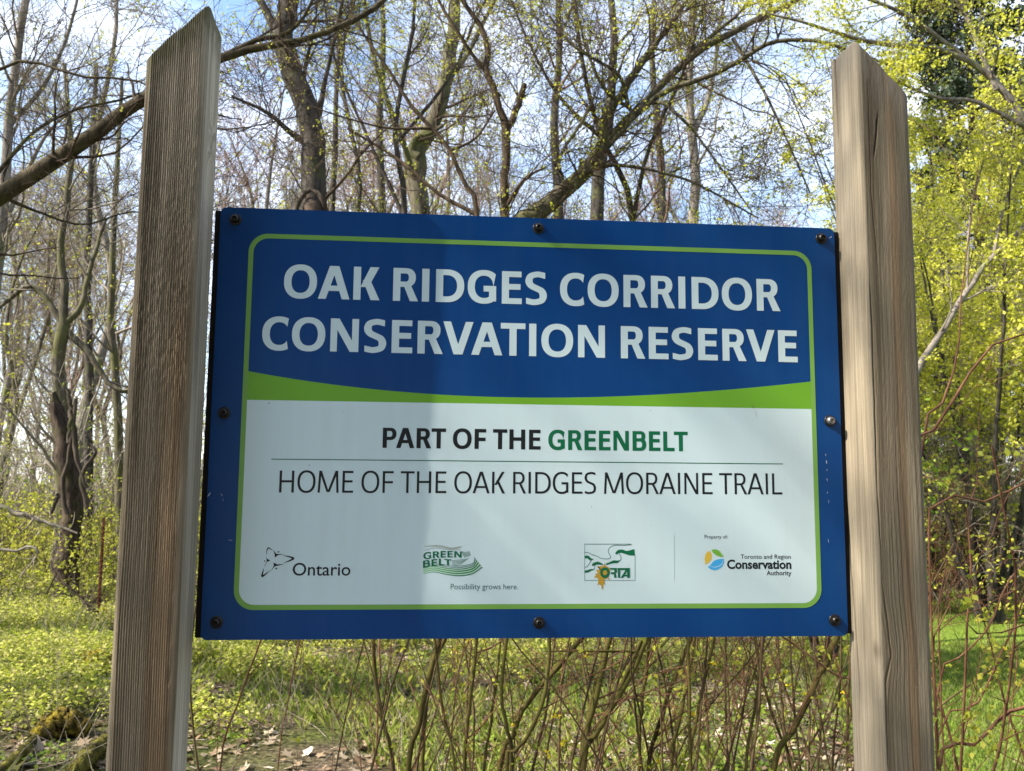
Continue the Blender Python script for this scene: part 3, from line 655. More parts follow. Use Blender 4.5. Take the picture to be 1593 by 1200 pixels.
def outline(pr, pts, wd, y, closed=False, K=None):
    """thin line through pixel points; wd in px (single or per point)"""
    P_ = np.array([pl(*q) for q in pts]); w_ = np.asarray(wd if hasattr(wd, '__len__') else [wd]*len(pts), float)*.00101*.5
    K = K or len(pts)*6; q, r_ = resample(np.c_[P_, np.zeros(len(P_))], w_, K); q = q[:, :2]
    T = np.gradient(q, axis=0); T /= np.linalg.norm(T, axis=1)[:, None]+1e-12; Nn = np.stack([-T[:, 1], T[:, 0]], 1)
    pr.strip((q+Nn*r_[:, None]).tolist(), (q-Nn*r_[:, None]).tolist(), y)
def blob(pr, pts, y): pr.poly([pl(*q) for q in pts], y)
def zf(x, y, ox, oy, sc): return (ox+x/sc, oy+y/sc)

# trillium emblem + word (zoom scale 9.956, origin 400,840)
lg = Print(); z = lambda x, y: zf(x, y, 400, 840, 9.956)
y3 = Y_(3.2)
outline(lg, [z(152, 235), z(150, 180), z(172, 128), z(205, 140), z(238, 165)], [5, 12, 20, 14, 6] and [.4, 1.2, 2.0, 1.4, .4], y3)
outline(lg, [z(400, 245), z(470, 255), z(562, 287), z(500, 325), z(410, 360)], [.4, 1.6, 3.0, 2.0, .4], y3-.00002)
outline(lg, [z(100, 440), z(92, 490), z(78, 562), z(135, 530), z(195, 475)], [.4, 1.5, 3.0, 1.8, .4], y3-.00004)
for q in ([(245, 150), (300, 218), (440, 222), (330, 235), (272, 275), (275, 225)], [(135, 230), (150, 290), (205, 320), (150, 345), (105, 440), (125, 380), (150, 330)],
          [(255, 350), (310, 380), (430, 375), (330, 400), (275, 412), (185, 515), (240, 440), (258, 400)]):
    blob(lg, [z(*k) for k in q], y3-.00006)
for cx, cy, r_ in ((330, 187, 13), (118, 328, 11), (298, 445, 14)):
    blob(lg, [z(cx+r_*math.cos(a), cy+r_*math.sin(a)) for a in np.linspace(0, 2*math.pi, 9)[:-1]], y3-.00008)
lg.done('flower_emblem', BLACK)
font_text('lettering', 'Ontario', (455, 895.5), (545, 895.5), BLACK, .008, label='Ontario wordmark', squeeze_y=1.0)

# green belt emblem (zoom scale 8.85, origin 640,840)
z = lambda x, y: zf(x, y, 640, 840, 8.85)
def hill(off, amp=1.0): return [z(165, 475-off), z(250, 448-off*.98), z(340, 445-off), z(450, 470-off*1.05), z(600, 492-off*1.1), z(720, 490-off*1.15), z(850, 460-off*1.2), z(975-off*.9, 375-off*1.15)]
sw = Print()
for i, (o_, w_) in enumerate(((22, 3.6), (48, 3.4), (74, 3.0))): outline(sw, hill(o_), w_, y3-.00001*i)
sw.done('pale_hill_bands', LGREEN)
sw = Print()
for i, (o_, w_) in enumerate(((0, .9), (28, 1.0), (55, 1.0), (80, .8), (100, .6), (118, .5))): outline(sw, hill(o_), [w_*.35, w_*.5, w_*.7, w_, w_*1.3, w_*1.6, w_*1.7, w_*1.5], y3-.00006-.00001*i)
for i in range(5): outline(sw, [z(560, 285+i*19), z(650, 278+i*17), z(790-i*20, 258+i*14)], .6, y3-.00013)
for i in range(6): outline(sw, [z(695+i*20, 165-abs(i-2)*4), z(735+i*15, 245-i*5)], .7, y3-.00014)
sw.done('dark_hill_lines', DGREEN)
sw = Print(); outline(sw, [z(175, 95), z(300, 82), z(420, 92), z(540, 118), z(640, 108), z(700, 90)], [1, 2, 3, 3, 3, 1], y3)
outline(sw, [z(170, 150), z(250, 125), z(340, 110), z(440, 125), z(600, 140), z(680, 130)], [.5, .9, .9, .9, .9, .5], y3-.00002); sw.done('grey_sky_waves', GREYG)
def wave(xa, xb, ya, yb, capz, bend):
    def f(tx, ty):
        x = xa+(xb-xa)*tx; y = ya+(yb-ya)*tx - bend*math.sin(math.pi*tx*.9) - capz*ty*(1.0-.12*tx); return pl(*z(x, y))
    return f
set_text('lettering', 'GREEN', 'b', None, None, None, y3-.0002, DGREEN, fn=wave(165, 692, 272, 252, 96, 18), label='GREEN in the belt emblem')
set_text('lettering', 'BELT', 'b', None, None, None, y3-.0002, DGREEN, fn=wave(160, 552, 388, 362, 98, 20), label='BELT in the belt emblem')
font_text('lettering', 'Possibility grows here.', (701, 917), (806, 917), plain("small_print", (.03, .10, .09), .4), .0, 1.05, label='Possibility grows here line')

# trail association emblem (zoom scale 13.275, origin 890,835)
z = lambda x, y: zf(x, y, 890, 835, 13.275)
em = Print()
outline(em, [z(258, 905), z(258, 640)], .6, y3, K=3); outline(em, [z(258, 340), z(258, 155)], .6, y3, K=3); outline(em, [z(258, 155), z(1225, 155)], .8, y3-.00002, K=3)
outline(em, [z(1298, 390), z(1298, 905)], .6, y3, K=3); outline(em, [z(1298, 905), z(258, 905)], .6, y3-.00002, K=3); outline(em, [z(258, 640), z(258, 340)], .6, y3-.00002, K=3)
outline(em, [z(1225, 165), z(1080, 180), z(900, 178), z(790, 215), z(745, 290), z(765, 360), z(795, 410), z(770, 450), z(690, 462), z(590, 445), z(500, 400), z(420, 375), z(340, 335), z(262, 328)], .8, y3-.00004, K=60)
outline(em, [z(975, 355), z(1005, 420), z(1000, 480), z(940, 535)], .9, y3-.00004); outline(em, [z(395, 490), z(345, 570), z(310, 620), z(262, 630)], .8, y3-.00004); outline(em, [z(462, 600), z(465, 650), z(430, 690)], .8, y3-.00004)
em.done('emblem_frame', plain("logo_line", (.02, .10, .08), .4))
em = Print()
outline(em, [z(900, 360), z(950, 315), z(1020, 300), z(1120, 330), z(1200, 335), z(1290, 325)], [3, 5.2, 5.0, 5.0, 8.0, 10], y3-.00006)
outline(em, [z(258, 425), z(320, 420), z(375, 465), z(440, 470)], [4, 4.2, 4.0, .6], y3-.00006)
outline(em, [z(410, 595), z(460, 565), z(530, 548), z(590, 562), z(640, 580)], [2.4, 4.4, 4.4, 3, .8], y3-.00006)
outline(em, [z(700, 575), z(780, 545), z(860, 520), z(930, 520), z(985, 490)], [2.6, 3, 4.4, 4.0, .8], y3-.00006)
outline(em, [z(258, 725), z(320, 715), z(380, 690), z(440, 680)], [3.4, 3.6, 3.0, .8], y3-.00006)
em.done('green_river_shapes', DGREEN)
em = Print()
leafp = [(672, 540), (690, 600), (760, 640), (790, 700), (760, 830), (720, 870), (665, 880), (668, 940), (682, 1005), (655, 975), (648, 1000), (628, 1085), (612, 1090), (598, 1005), (560, 985), (520, 1005), (540, 940), (538, 870), (500, 840), (448, 850), (490, 800), (470, 765), (530, 765), (500, 700), (490, 680), (550, 690), (570, 640), (510, 612), (600, 610), (650, 600)]
cen = (640, 760); em.strip([pl(*z(*q)) for q in leafp+leafp[:1]], [pl(*z(cen[0]+(q[0]-cen[0])*.02, cen[1]+(q[1]-cen[1])*.02)) for q in leafp+leafp[:1]], y3-.0001); blob(em, [z(740, 870), (z(755, 850)), z(785, 905), z(770, 905)], y3-.0001)
em.done('oak_leaf_shape', OCHRE)
em = Print(); aa = np.linspace(0, 2*math.pi, 33)
em.strip([pl(*z(678+100*math.cos(a), 745+112*math.sin(a))) for a in aa], [pl(*z(678+46*math.cos(a), 745+52*math.sin(a))) for a in aa], y3-.00014)
for k, q in enumerate(([(765, 648), (925, 648), (925, 685), (800, 685)], [(870, 648), (925, 668), (925, 745), (870, 745)], [(800, 735), (900, 735), (900, 775), (800, 775)], [(862, 770), (905, 770), (918, 850), (868, 850)],
          [(935, 648), (1190, 648), (1190, 690), (935, 690)], [(945, 690), (990, 690), (990, 850), (945, 850)], [(1135, 690), (1190, 690), (1190, 850), (1135, 850)], [(1105, 690), (1150, 690), (1055, 850), (1000, 850)], [(1060, 790), (1135, 790), (1135, 822), (1040, 822)])):
    blob(em, [z(*s_) for s_ in q], y3-.00014-.00001*k)
em.done('lettering', DGREEN, label='ORTA letters')
p = Print(); outline(p, [(1049, 832), (1049, 904)], .5, y3, K=3); p.done('divider_line', GREYG)

# conservation authority emblem (zoom scale 9.956, origin 1080,820)
z = lambda x, y: zf(x, y, 1080, 820, 9.956)
em = Print(); blob(em, [z(*q) for q in [(172, 585), (160, 500), (170, 430), (200, 385), (238, 370), (262, 405), (272, 450), (262, 510), (225, 550)]], y3); em.done('gold_petal', GOLD)
em = Print(); blob(em, [z(*q) for q in [(262, 362), (300, 345), (350, 350), (400, 375), (440, 420), (458, 468), (400, 462), (340, 440), (295, 405)]], y3); em.done('green_petal', LEAFG)
em = Print(); blob(em, [z(*q) for q in [(460, 492), (460, 560), (430, 615), (380, 655), (320, 672), (260, 660), (208, 622), (250, 590), (290, 535), (345, 505), (400, 495)]], y3); em.done('blue_petal', CYAN)
em = Print(); outline(em, [z(455, 500), z(420, 580), z(340, 620), z(240, 612)], [.3, .9, .9, .3], y3-.00006); outline(em, [z(385, 375), z(425, 420), z(440, 470)], [.2, .7, .3], y3-.00006); em.done('petal_highlights', WHITE)
font_text('lettering', 'Property of:', (1096, 838), (1131.5, 838), BLACK, .0, 1.05, label='Property of line')
font_text('lettering', 'Toronto and Region', (1152, 869.5), (1230, 869.5), BLACK, .004, .98, label='Toronto and Region line')
font_text('lettering', 'Conservation', (1131, 884.8), (1231, 884.8), BLACK, .030, 1.02, label='Conservation in heavy letters')
font_text('lettering', 'Authority', (1192.5, 895), (1231, 895), BLACK, .012, 1.0, label='Authority line')

# scratches and specks on the face
sc_ = Print()
for (a, b_, c, d, w_) in ((323, 773, 328, 766, 1.3), (344, 768, 346, 772, .9), (1284, 706, 1284.5, 710, .8), (1285, 716, 1286, 722, 1.3), (1286, 730, 1286.5, 733, .8), (1286, 744, 1287, 749, .9), (1287, 765, 1287, 768, .9),
                       (1289, 778, 1289, 783, .6), (1288, 838, 1289, 845, .6), (355, 840, 362, 841, .6), (1290, 371, 1294, 368, 1.3), (347, 776, 347, 780, .5)):
    outline(sc_, [(a, b_), ((a+c)/2, (b_+d)/2), (c, d)], [w_*.3, w_, w_*.3], Y_(4.5), K=5)
sc_.done('scratches', plain("scratch_white", (.5, .55, .6), .6))['kind'] = 'stuff'
sc_ = Print()
for (a, b_, c, d, w_) in ((1169, 630, 1174, 636, 1.1), (1174, 638, 1178, 650, .4), (417, 629, 420, 626, 1.2), (481, 722, 482, 726, .7), (920, 787, 920.5, 790, .7), (534, 640, 536, 642, .5), (1011, 638, 1013, 640, .7)):
    outline(sc_, [(a, b_), ((a+c)/2, (b_+d)/2), (c, d)], [w_*.4, w_, w_*.2], Y_(4.6), K=5)
sc_.done('dark_marks', plain("mark_dark", (.06, .08, .07), .6))['kind'] = 'stuff'

# bolts
def lathe(prof, n, mat, name, hexi=None):
    V, F = [], []
    for k, (r_, y_) in enumerate(prof):
        for i in range(n):
            a = 2*math.pi*i/n; q = r_
            if hexi and k in hexi: q = r_/max(math.cos((a+math.pi/6) % (math.pi/3)-math.pi/6), .5)
            V.append((q*math.cos(a), y_, q*math.sin(a)))
    for k in range(len(prof)-1):
        for i in range(n): j = (i+1) % n; F.append((k*n+i, k*n+j, (k+1)*n+j, (k+1)*n+i))
    F.append(tuple((len(prof)-1)*n+i for i in range(n)))
    return mesh_py(name, V, F, mat, True)
WASH = lathe([(.0092, 0), (.0094, -.0007), (.0092, -.0016), (.0085, -.0020), (.0045, -.0020)], 28, STEEL, 'washer')
def head(mat): return lathe([(.0066, -.0020), (.0068, -.0034), (.0064, -.0062), (.0054, -.0085), (.0040, -.0096), (.0031, -.0098), (.0029, -.0096), (.0028, -.0060)], 24, mat, 'bolt_head', hexi=(6, 7))
H1, H2 = head(STEEL), head(STEEL2)
for i, (bx, bz_) in enumerate(((366.5, 342), (837.5, 355.5), (1277, 371.5), (349, 642.5), (1290.5, 655), (337, 968), (838.5, 969), (1298, 965))):
    q = pl(bx, bz_); o = obj('bolt', H2 if i == 4 else H1, sign, (q[0], -.0001, q[1]), (0, random.random()*6, 0))
    if i == 4: o['label'] = 'shinier bolt at the right edge'
    obj('washer', WASH, o)

# ------------------------------------------------------------------ TREES
LV_FINE = lambda a=1.0: [dict(n=9, length=(1.0*a, 2.2*a), ang=(30, 65), K=7, rr=.55, up=.06, wob=.16, t0=.25, rmin=.004*a, sides=4),
                dict(n=7, length=(.45*a, 1.0*a), ang=(30, 70), K=6, rr=.55, up=.05, wob=.2, t0=.15, rmin=.0028*a),
                dict(n=5, length=(.18*a, .5*a), ang=(30, 75), K=4, rr=.6, up=.04, wob=.24, t0=.1, rmin=.0020*a)]

# near tree off the left edge whose limb crosses behind the left post
lim = [guided([(-330, 520, 74), (-210, 420, 52), (-60, 340, 30), (0, 305, 27), (110, 235, 24), (215, 160, 20), (350, 88, 14), (480, 60, 9), (570, 22, 9), (640, -40, 6)], 4.6, K=40, wob=.10),
       guided([(-330, 520, 60), (-300, 250, 44), (-200, -50, 34), (-60, -350, 20), (60, -650, 8)], 4.6, False, K=20),
       guided([(-210, 420, 20), (-120, 200, 10), (-20, 120, 6), (40, 95, 4.5), (130, 120, 4), (220, 128, 3.2), (330, 200, 2.5), (470, 180, 1.6)], [4.6, 4.4, 4.2, 4.2, 4.1, 4.1, 4.0, 4.0], False, K=24),
       guided([(-60, 340, 10), (20, 240, 6), (60, 200, 5), (120, 170, 4), (220, 145, 3.5), (400, 60, 3), (560, -40, 2)], [4.6, 4.7, 4.9, 5, 5, 5.1, 5.2], False, K=22),
       guided([(350, 88, 12), (400, 62, 8), (440, 55, 7), (470, 30, 5), (495, -20, 4)], 4.6, False, K=12),
       guided([(0, 305, 7), (60, 330, 4), (130, 350, 3), (220, 330, 2.5), (330, 380, 1.5)], [4.6, 4.7, 4.8, 4.9, 5], False, K=16)]
make_tree('leaning_tree', 'long dark limb rising from the left edge and crossing behind the left post', lim, bark_mat("bark_limb", (.018, .013, .008), (.10, .08, .045), (.07, .065, .018), .3), TWIG,
          [dict(n=20, length=(.7, 1.7), ang=(25, 70), K=9, rr=.4, up=.02, wob=.17, t0=.12, rmin=.0035, rmax=.012, sides=4),
           dict(n=7, length=(.3, .85), ang=(30, 75), K=6, rr=.5, up=.0, wob=.22, t0=.1, rmin=.0022),
           dict(n=4, length=(.10, .34), ang=(30, 80), K=4, rr=.6, up=.0, wob=.25, t0=.1, rmin=.0016)], (.015, 4, .02, (.012, .03)), LEAF_YG)

# thick leaning trunk with torn bark above the sign, left of centre
make_tree('split_bark_tree', 'thick dark trunk bending left above the sign, torn pale wood at its foot',
          [guided([(484, 600, 50), (486, 330, 42), (484, 300, 40), (487, 230, 38), (478, 170, 36), (455, 110, 34), (440, 60, 33), (448, 0, 30), (470, -120, 24), (440, -320, 10)], 9.5, K=50, wob=.10),
           guided([(455, 110, 20), (425, 40, 14), (395, -20, 11), (340, -140, 6)], 9.5, False),
           guided([(480, 225, 14), (450, 205, 9), (415, 175, 6), (360, 150, 4)], [9.5, 9.4, 9.3, 9.2], False),
           guided([(495, 180, 12), (505, 130, 7), (520, 60, 6), (540, -40, 4)], [9.5, 9.4, 9.3, 9.2], False)],
          BARK_GREY, TWIG, [dict(n=8, length=(1.2, 2.6), ang=(30, 70), K=8, rr=.35, up=.05, wob=.16, t0=.35, rmin=.007, rmax=.03, sides=4),
                            dict(n=7, length=(.5, 1.2), ang=(30, 75), K=6, rr=.5, up=.03, wob=.2, rmin=.0045),
                            dict(n=5, length=(.2, .6), ang=(30, 75), K=4, rr=.6, up=.03, wob=.22, rmin=.0034)], (.12, 5, .05, (.03, .06)), LEAF_YG)
# torn wood patch with bark lip
tp = bpy.data.objects['split_bark_tree']
q = at(484, 318, 9.2); loc = np.array(tp.location)
V, F = tubes(np.array([[at(488, 345, 9.25), at(486, 322, 9.17), at(480, 304, 9.3)]])-loc, np.array([[.15, .12, .02]]), 10)
obj('torn_wood', mesh_np('torn_wood', V, F, plain("torn_wood", (.065, .048, .036), .9, .1, 0, .4, 12), True), tp)
A = Acc()
for s_ in (-1, 1):
    V, F = tubes(np.array([[at(484+s_*26, 340, 9.2), at(484+s_*20, 315, 9.12), at(484+s_*10, 300, 9.15), at(484, 296, 9.18)]])-loc, np.array([[.03, .035, .03, .02]]), 6); A.add(V, F)
obj('bark_lip', A.mesh('bark_lip', BARK_DARK), tp)

make_tree('mossy_tree', 'mossy grey trunk leaning right above the sign, left of the dark fork',
          [guided([(660, 600, 34), (655, 335, 30), (648, 285, 30), (650, 245, 28), (672, 195, 24), (692, 130, 22), (703, 60, 21), (708, 0, 19), (715, -150, 14), (700, -300, 6)], 12.5, K=46, wob=.12),
           guided([(650, 245, 16), (640, 235, 12), (648, 215, 10), (665, 210, 8), (690, 195, 5)], 12.4, False),
           guided([(650, 300, 14), (630, 230, 9), (600, 150, 8), (575, 60, 7), (560, -60, 5)], [12.5, 12.2, 12, 12, 12], False),
           guided([(692, 130, 12), (730, 80, 7), (760, 20, 6), (800, -50, 5)], [12.5, 12.5, 12.6, 12.8], False)],
          BARK_MOSS, TWIG, [dict(n=9, length=(1.2, 2.8), ang=(30, 70), K=8, rr=.35, up=.05, wob=.16, t0=.3, rmin=.008, rmax=.03, sides=4),
                            dict(n=7, length=(.5, 1.2), ang=(30, 75), K=6, rr=.5, up=.03, wob=.2, rmin=.006),
                            dict(n=6, length=(.2, .6), ang=(30, 75), K=4, rr=.6, up=.03, wob=.22, rmin=.0045)], (.13, 5, .06, (.03, .07)), LEAF_YG)

dk = bark_mat("bark_brown_black", (.02, .014, .009), (.09, .062, .036), None, 0)
make_tree('forked_sapling', 'slim dark brown trunk forking in a V above the sign centre with a broken stub',
          [guided([(784, 700, 16), (785, 335, 14), (786, 260, 13), (788, 200, 14), (778, 170, 11), (768, 135, 10), (756, 112, 11), (758, 75, 9), (748, 40, 8), (722, 5, 7), (690, -60, 5)], 8.0, K=46, wob=.12),
           guided([(788, 205, 11), (800, 180, 11), (810, 152, 10), (816, 131, 8.5)], 8.0, False, K=10, wob=.2),
           guided([(756, 112, 7), (735, 85, 6), (712, 50, 6), (690, 15, 5), (668, -30, 4)], [8.0, 7.95, 7.9, 7.9, 7.9], False),
           guided([(783, 330, 7), (815, 280, 5), (850, 260, 3)], [8.0, 7.8, 7.7], False)],
          dk, TWIG, [dict(n=9, length=(.7, 1.8), ang=(25, 65), K=7, rr=.4, up=.08, wob=.18, t0=.3, rmin=.0035, rmax=.008, sides=4),
                     dict(n=6, length=(.35, .9), ang=(30, 70), K=5, rr=.5, up=.05, wob=.2, rmin=.0034),
                     dict(n=3, length=(.15, .45), ang=(30, 70), K=4, rr=.6, up=.05, wob=.2, rmin=.0025)], (.10, 5, .03, (.015, .035)), LEAF_YG)
make_tree('diagonal_sapling', 'thin dark stem slanting up left from the sign top, left of the V fork',
          [guided([(760, 640, 10), (742, 335, 8), (722, 285, 7), (700, 235, 7), (672, 200, 6.5), (640, 165, 6), (612, 120, 5), (570, 60, 4), (540, 10, 3.5)], 7.8, K=34, wob=.15),
           guided([(700, 235, 5), (740, 215, 4), (770, 172, 3)], 7.8, False), guided([(672, 200, 5), (610, 200, 3.5), (560, 190, 3), (480, 165, 2)], [7.8, 7.7, 7.6, 7.6], False),
           guided([(742, 335, 7), (680, 300, 6), (640, 265, 6), (600, 235, 5), (540, 200, 3)], [7.8, 7.9, 8.0, 8.1, 8.1], False)],
          dk, TWIG, [dict(n=9, length=(.6, 1.6), ang=(30, 70), K=7, rr=.45, up=.08, wob=.18, t0=.3, rmin=.003, rmax=.007, sides=4),
                     dict(n=6, length=(.3, .75), ang=(30, 70), K=5, rr=.5, up=.03, wob=.2, rmin=.0028), dict(n=3, length=(.15, .4), ang=(30, 70), K=4, rr=.6, up=.0, wob=.2, rmin=.0022)], (.08, 4, .03, (.015, .035)), LEAF_YG)

# the arching tree right of centre
lim = [guided([(640, 520, 36), (790, 360, 30), (835, 332, 28), (875, 300, 27), (905, 275, 24), (930, 240, 22), (965, 200, 16), (1000, 165, 14), (1045, 115, 12), (1100, 72, 11), (1160, 40, 10), (1230, 5, 8), (1330, -40, 5)], 8.0, K=54, wob=.10),
       guided([(925, 262, 18), (938, 215, 17), (943, 180, 15), (965, 150, 14), (990, 110, 12), (1015, 75, 11), (1035, 50, 8), (1070, 0, 5)], 8.0, False, K=24, wob=.12),
       guided([(985, 182, 9), (1040, 140, 9), (1100, 120, 8), (1150, 95, 8), (1195, 68, 7), (1250, 62, 6), (1310, 75, 5), (1400, 110, 3.5), (1500, 170, 2.5)], [8.00, 7.87, 7.74, 7.61, 7.48, 7.35, 7.22, 7.10, 6.97], False, K=34, wob=.12),
       guided([(1000, 165, 6), (1030, 160, 6), (1060, 185, 5), (1080, 205, 4), (1120, 260, 3.5), (1170, 330, 2)], [8.00, 7.87, 7.74, 7.74, 7.61, 7.61], False, K=22),
       guided([(1140, 60, 6), (1170, 110, 5), (1200, 165, 4), (1225, 220, 3.5), (1260, 300, 2.5)], [8.00, 7.87, 7.74, 7.74, 7.74], False, K=22),
       guided([(978, 170, 7), (965, 120, 6), (930, 95, 5), (890, 70, 4), (850, 20, 3)], [8.00, 7.87, 7.74, 7.74, 7.74], False, K=18),
       guided([(930, 245, 8), (985, 180, 7), (950, 150, 6), (925, 110, 5), (905, 50, 4), (890, -20, 3)], [8.00, 7.87, 7.87, 7.74, 7.74, 7.74], False, K=20),
       guided([(905, 250, 7), (890, 300, 5), (870, 250, 5), (905, 190, 5), (925, 150, 4)], [8.00, 7.87, 7.74, 7.74, 7.74], False, K=20),
       guided([(930, 255, 7), (1000, 262, 5), (1080, 285, 4), (1180, 340, 2.5)], [8.00, 7.87, 7.74, 7.61], False, K=16),
       guided([(1045, 115, 8), (1090, 70, 6), (1150, 20, 5), (1200, -40, 4)], [8.00, 8.13, 8.26, 8.38], False, K=16)]
make_tree('arching_tree', 'olive grey tree arching up to the right from behind the sign, several curved limbs', lim, BARK_MOSS, TWIG,
          [dict(n=20, length=(.8, 1.9), ang=(25, 75), K=9, rr=.42, up=-.01, wob=.2, t0=.12, rmin=.0048, rmax=.013, sides=4),
           dict(n=8, length=(.4, 1.0), ang=(30, 80), K=6, rr=.5, up=-.01, wob=.24, t0=.1, rmin=.0033),
           dict(n=4, length=(.14, .45), ang=(30, 80), K=4, rr=.6, up=.0, wob=.25, t0=.1, rmin=.0025)], (.07, 5, .035, (.02, .05)), LEAF_YG)

def simple(name, label, pts, Y, bark, tw, lvl, leaf, lmat=LEAF_YG, group=None, K=24):
    limbs = [guided(pts[0], Y, True, K=K, wob=.14)] + [guided(q, Y, False, K=14, wob=.14) for q in pts[1:]]
    return make_tree(name, label, limbs, bark, tw, lvl, leaf, lmat, group)
def LVm(s, n=(9, 7, 5), up=.06): return [dict(n=n[0], length=(1.0*s, 2.4*s), ang=(25, 60), K=7, rr=.4, up=up, wob=.16, t0=.3, rmin=.006*s, rmax=.03*s, sides=4),
              dict(n=n[1], length=(.45*s, 1.1*s), ang=(30, 70), K=5, rr=.5, up=up*.8, wob=.2, rmin=.0045*s), dict(n=n[2], length=(.2*s, .5*s), ang=(30, 75), K=4, rr=.6, up=up*.5, wob=.22, rmin=.0036*s)]
simple('birch_tree', 'pale forked trunk right of the arching tree limbs, twisting up into the sky gap',
       [[(1075, 700, 20), (1078, 360, 16), (1082, 270, 15), (1076, 200, 14), (1072, 120, 12), (1078, 20, 10), (1080, -150, 6)], [(1080, 205, 10), (1098, 165, 9), (1108, 128, 7), (1118, 60, 5), (1130, -30, 4)], [(1076, 180, 7), (1060, 90, 5), (1050, 0, 4)]], 13, BARK_PALE, TWIG_PALE, LVm(1), (.12, 5, .05, (.03, .06)))
simple('grey_tree', 'grey trunk behind the foot of the arching tree', [[(928, 700, 26), (930, 340, 22), (932, 270, 20), (948, 180, 16), (955, 60, 12), (940, -150, 7)]], 15, BARK_GREY, TWIG, LVm(1.2), (.15, 5, .06, (.03, .07)))
simple('slim_tree', 'slim upright grey trunk between the arching tree and the pale birch', [[(1026, 700, 16), (1030, 340, 13), (1024, 200, 12), (1015, 100, 9), (1020, -60, 5)]], 17, BARK_GREY, TWIG_RED, LVm(1.2), (.15, 5, .06, (.03, .07)))
simple('pole_tree', 'straight thin trunk just right of the thick bending trunk', [[(596, 700, 16), (594, 330, 13), (590, 200, 11), (596, 80, 9), (594, -120, 5)]], 16, BARK_GREY, TWIG, LVm(1.1), (.14, 5, .06, (.03, .07)))
simple('twin_stem_tree', 'two thin stems side by side beyond the bending trunk', [[(515, 700, 13), (517, 330, 10), (522, 230, 9), (524, 120, 7), (535, -40, 4)], [(520, 500, 9), (560, 300, 7), (545, 200, 7), (530, 100, 6), (555, -20, 4)]], 14, BARK_GREY, TWIG_PALE, LVm(1.0), (.16, 5, .06, (.03, .07)))
simple('bud_haze_tree', 'upright trunk with reddish fine twigs right of the V fork', [[(868, 700, 20), (868, 340, 16), (862, 200, 13), (870, 60, 10), (860, -140, 5)]], 19, BARK_GREY, TWIG_RED, LVm(1.5, (11, 8, 6)), (.05, 4, .06, (.03, .06)))

simple('budding_tree', 'crown of fine reddish twigs and green buds filling the gap above CORRIDOR', [[(1000, 700, 14), (985, 340, 10), (930, 200, 8), (900, 60, 6), (880, -80, 4)], [(985, 340, 8), (1010, 230, 6), (1060, 120, 5), (1100, 0, 3)], [(940, 220, 7), (870, 150, 5), (820, 60, 4), (780, -40, 3)]], 8.5, BARK_GREY, TWIG_RED, LVm(.75, (12, 8, 6), .03), (.22, 5, .04, (.02, .045)))
simple('budding_tree', 'upright crown of thin twigs and green buds above RIDGES left of the V fork', [[(620, 700, 14), (630, 340, 10), (615, 200, 8), (640, 60, 6), (650, -80, 4)], [(630, 340, 7), (570, 210, 5), (520, 90, 4), (500, -30, 3)], [(620, 220, 6), (700, 120, 5), (740, 30, 4), (790, -60, 3)]], 10, BARK_GREY, TWIG, LVm(.8, (12, 8, 6), .05), (.20, 5, .04, (.02, .05)))
simple('overhanging_tree', 'bright leafing branches hanging over the top of the right post', [[(1700, 500, 16), (1600, 200, 12), (1500, 90, 9), (1400, 70, 8), (1330, 62, 6), (1270, 40, 5), (1190, 20, 3)], [(1500, 90, 7), (1420, 30, 6), (1330, -10, 5), (1250, -40, 3)], [(1600, 200, 8), (1520, 160, 6), (1450, 150, 5), (1380, 120, 3)], [(1550, 140, 8), (1500, 20, 6), (1440, -60, 4)]], 7.0, BARK_PALE, TWIG_PALE, LVm(.5, (12, 8, 5), -.01), (.5, 5, .04, (.02, .045)), LEAF_Y)

# left side
simple('pale_leaning_tree', 'pale grey trunk at the left edge above the long limb', [[(-40, 700, 22), (5, 330, 16), (12, 220, 14), (22, 110, 13), (40, 0, 11), (60, -200, 7)], [(12, 200, 8), (70, 130, 6), (110, 40, 5), (130, -60, 4)], [(15, 330, 8), (55, 240, 6), (90, 190, 4), (150, 150, 3)]], 8, BARK_PALE, TWIG_PALE, LVm(.8, (11, 8, 5)), (.015, 4, .04, (.02, .04)))
simple('forking_tree', 'mossy trunk with wide fork standing behind the dark broken snag', [[(98, 800, 24), (95, 640, 20), (92, 560, 19), (100, 505, 20)], [(100, 510, 14), (75, 470, 9), (45, 445, 8), (10, 470, 6), (-30, 500, 4)], [(100, 510, 15), (100, 440, 12), (95, 380, 11), (110, 250, 9), (100, 100, 6)], [(104, 515, 12), (135, 545, 10), (165, 590, 8), (190, 610, 7), (230, 600, 4)], [(100, 505, 12), (125, 480, 9), (140, 420, 7), (165, 340, 5)]], 11.5, BARK_MOSS, TWIG_PALE, LVm(.9, (9, 7, 5)), (.02, 4, .05, (.02, .05)))
simple('background_ash', 'slim grey trunk right of the forked mossy trunk, beside the left post', [[(135, 860, 16), (138, 640, 13), (135, 450, 12), (140, 300, 9), (150, 100, 6)]], 15, BARK_GREY, TWIG_PALE, LVm(1.1), (.10, 4, .05, (.03, .05)))
simple('post_side_tree', 'thin trunk almost touching the left post edge', [[(188, 860, 16), (183, 640, 13), (172, 480, 11), (180, 300, 8), (190, 120, 5)]], 13, BARK_MOSS, TWIG_PALE, LVm(1.0), (.12, 5, .05, (.03, .06)))

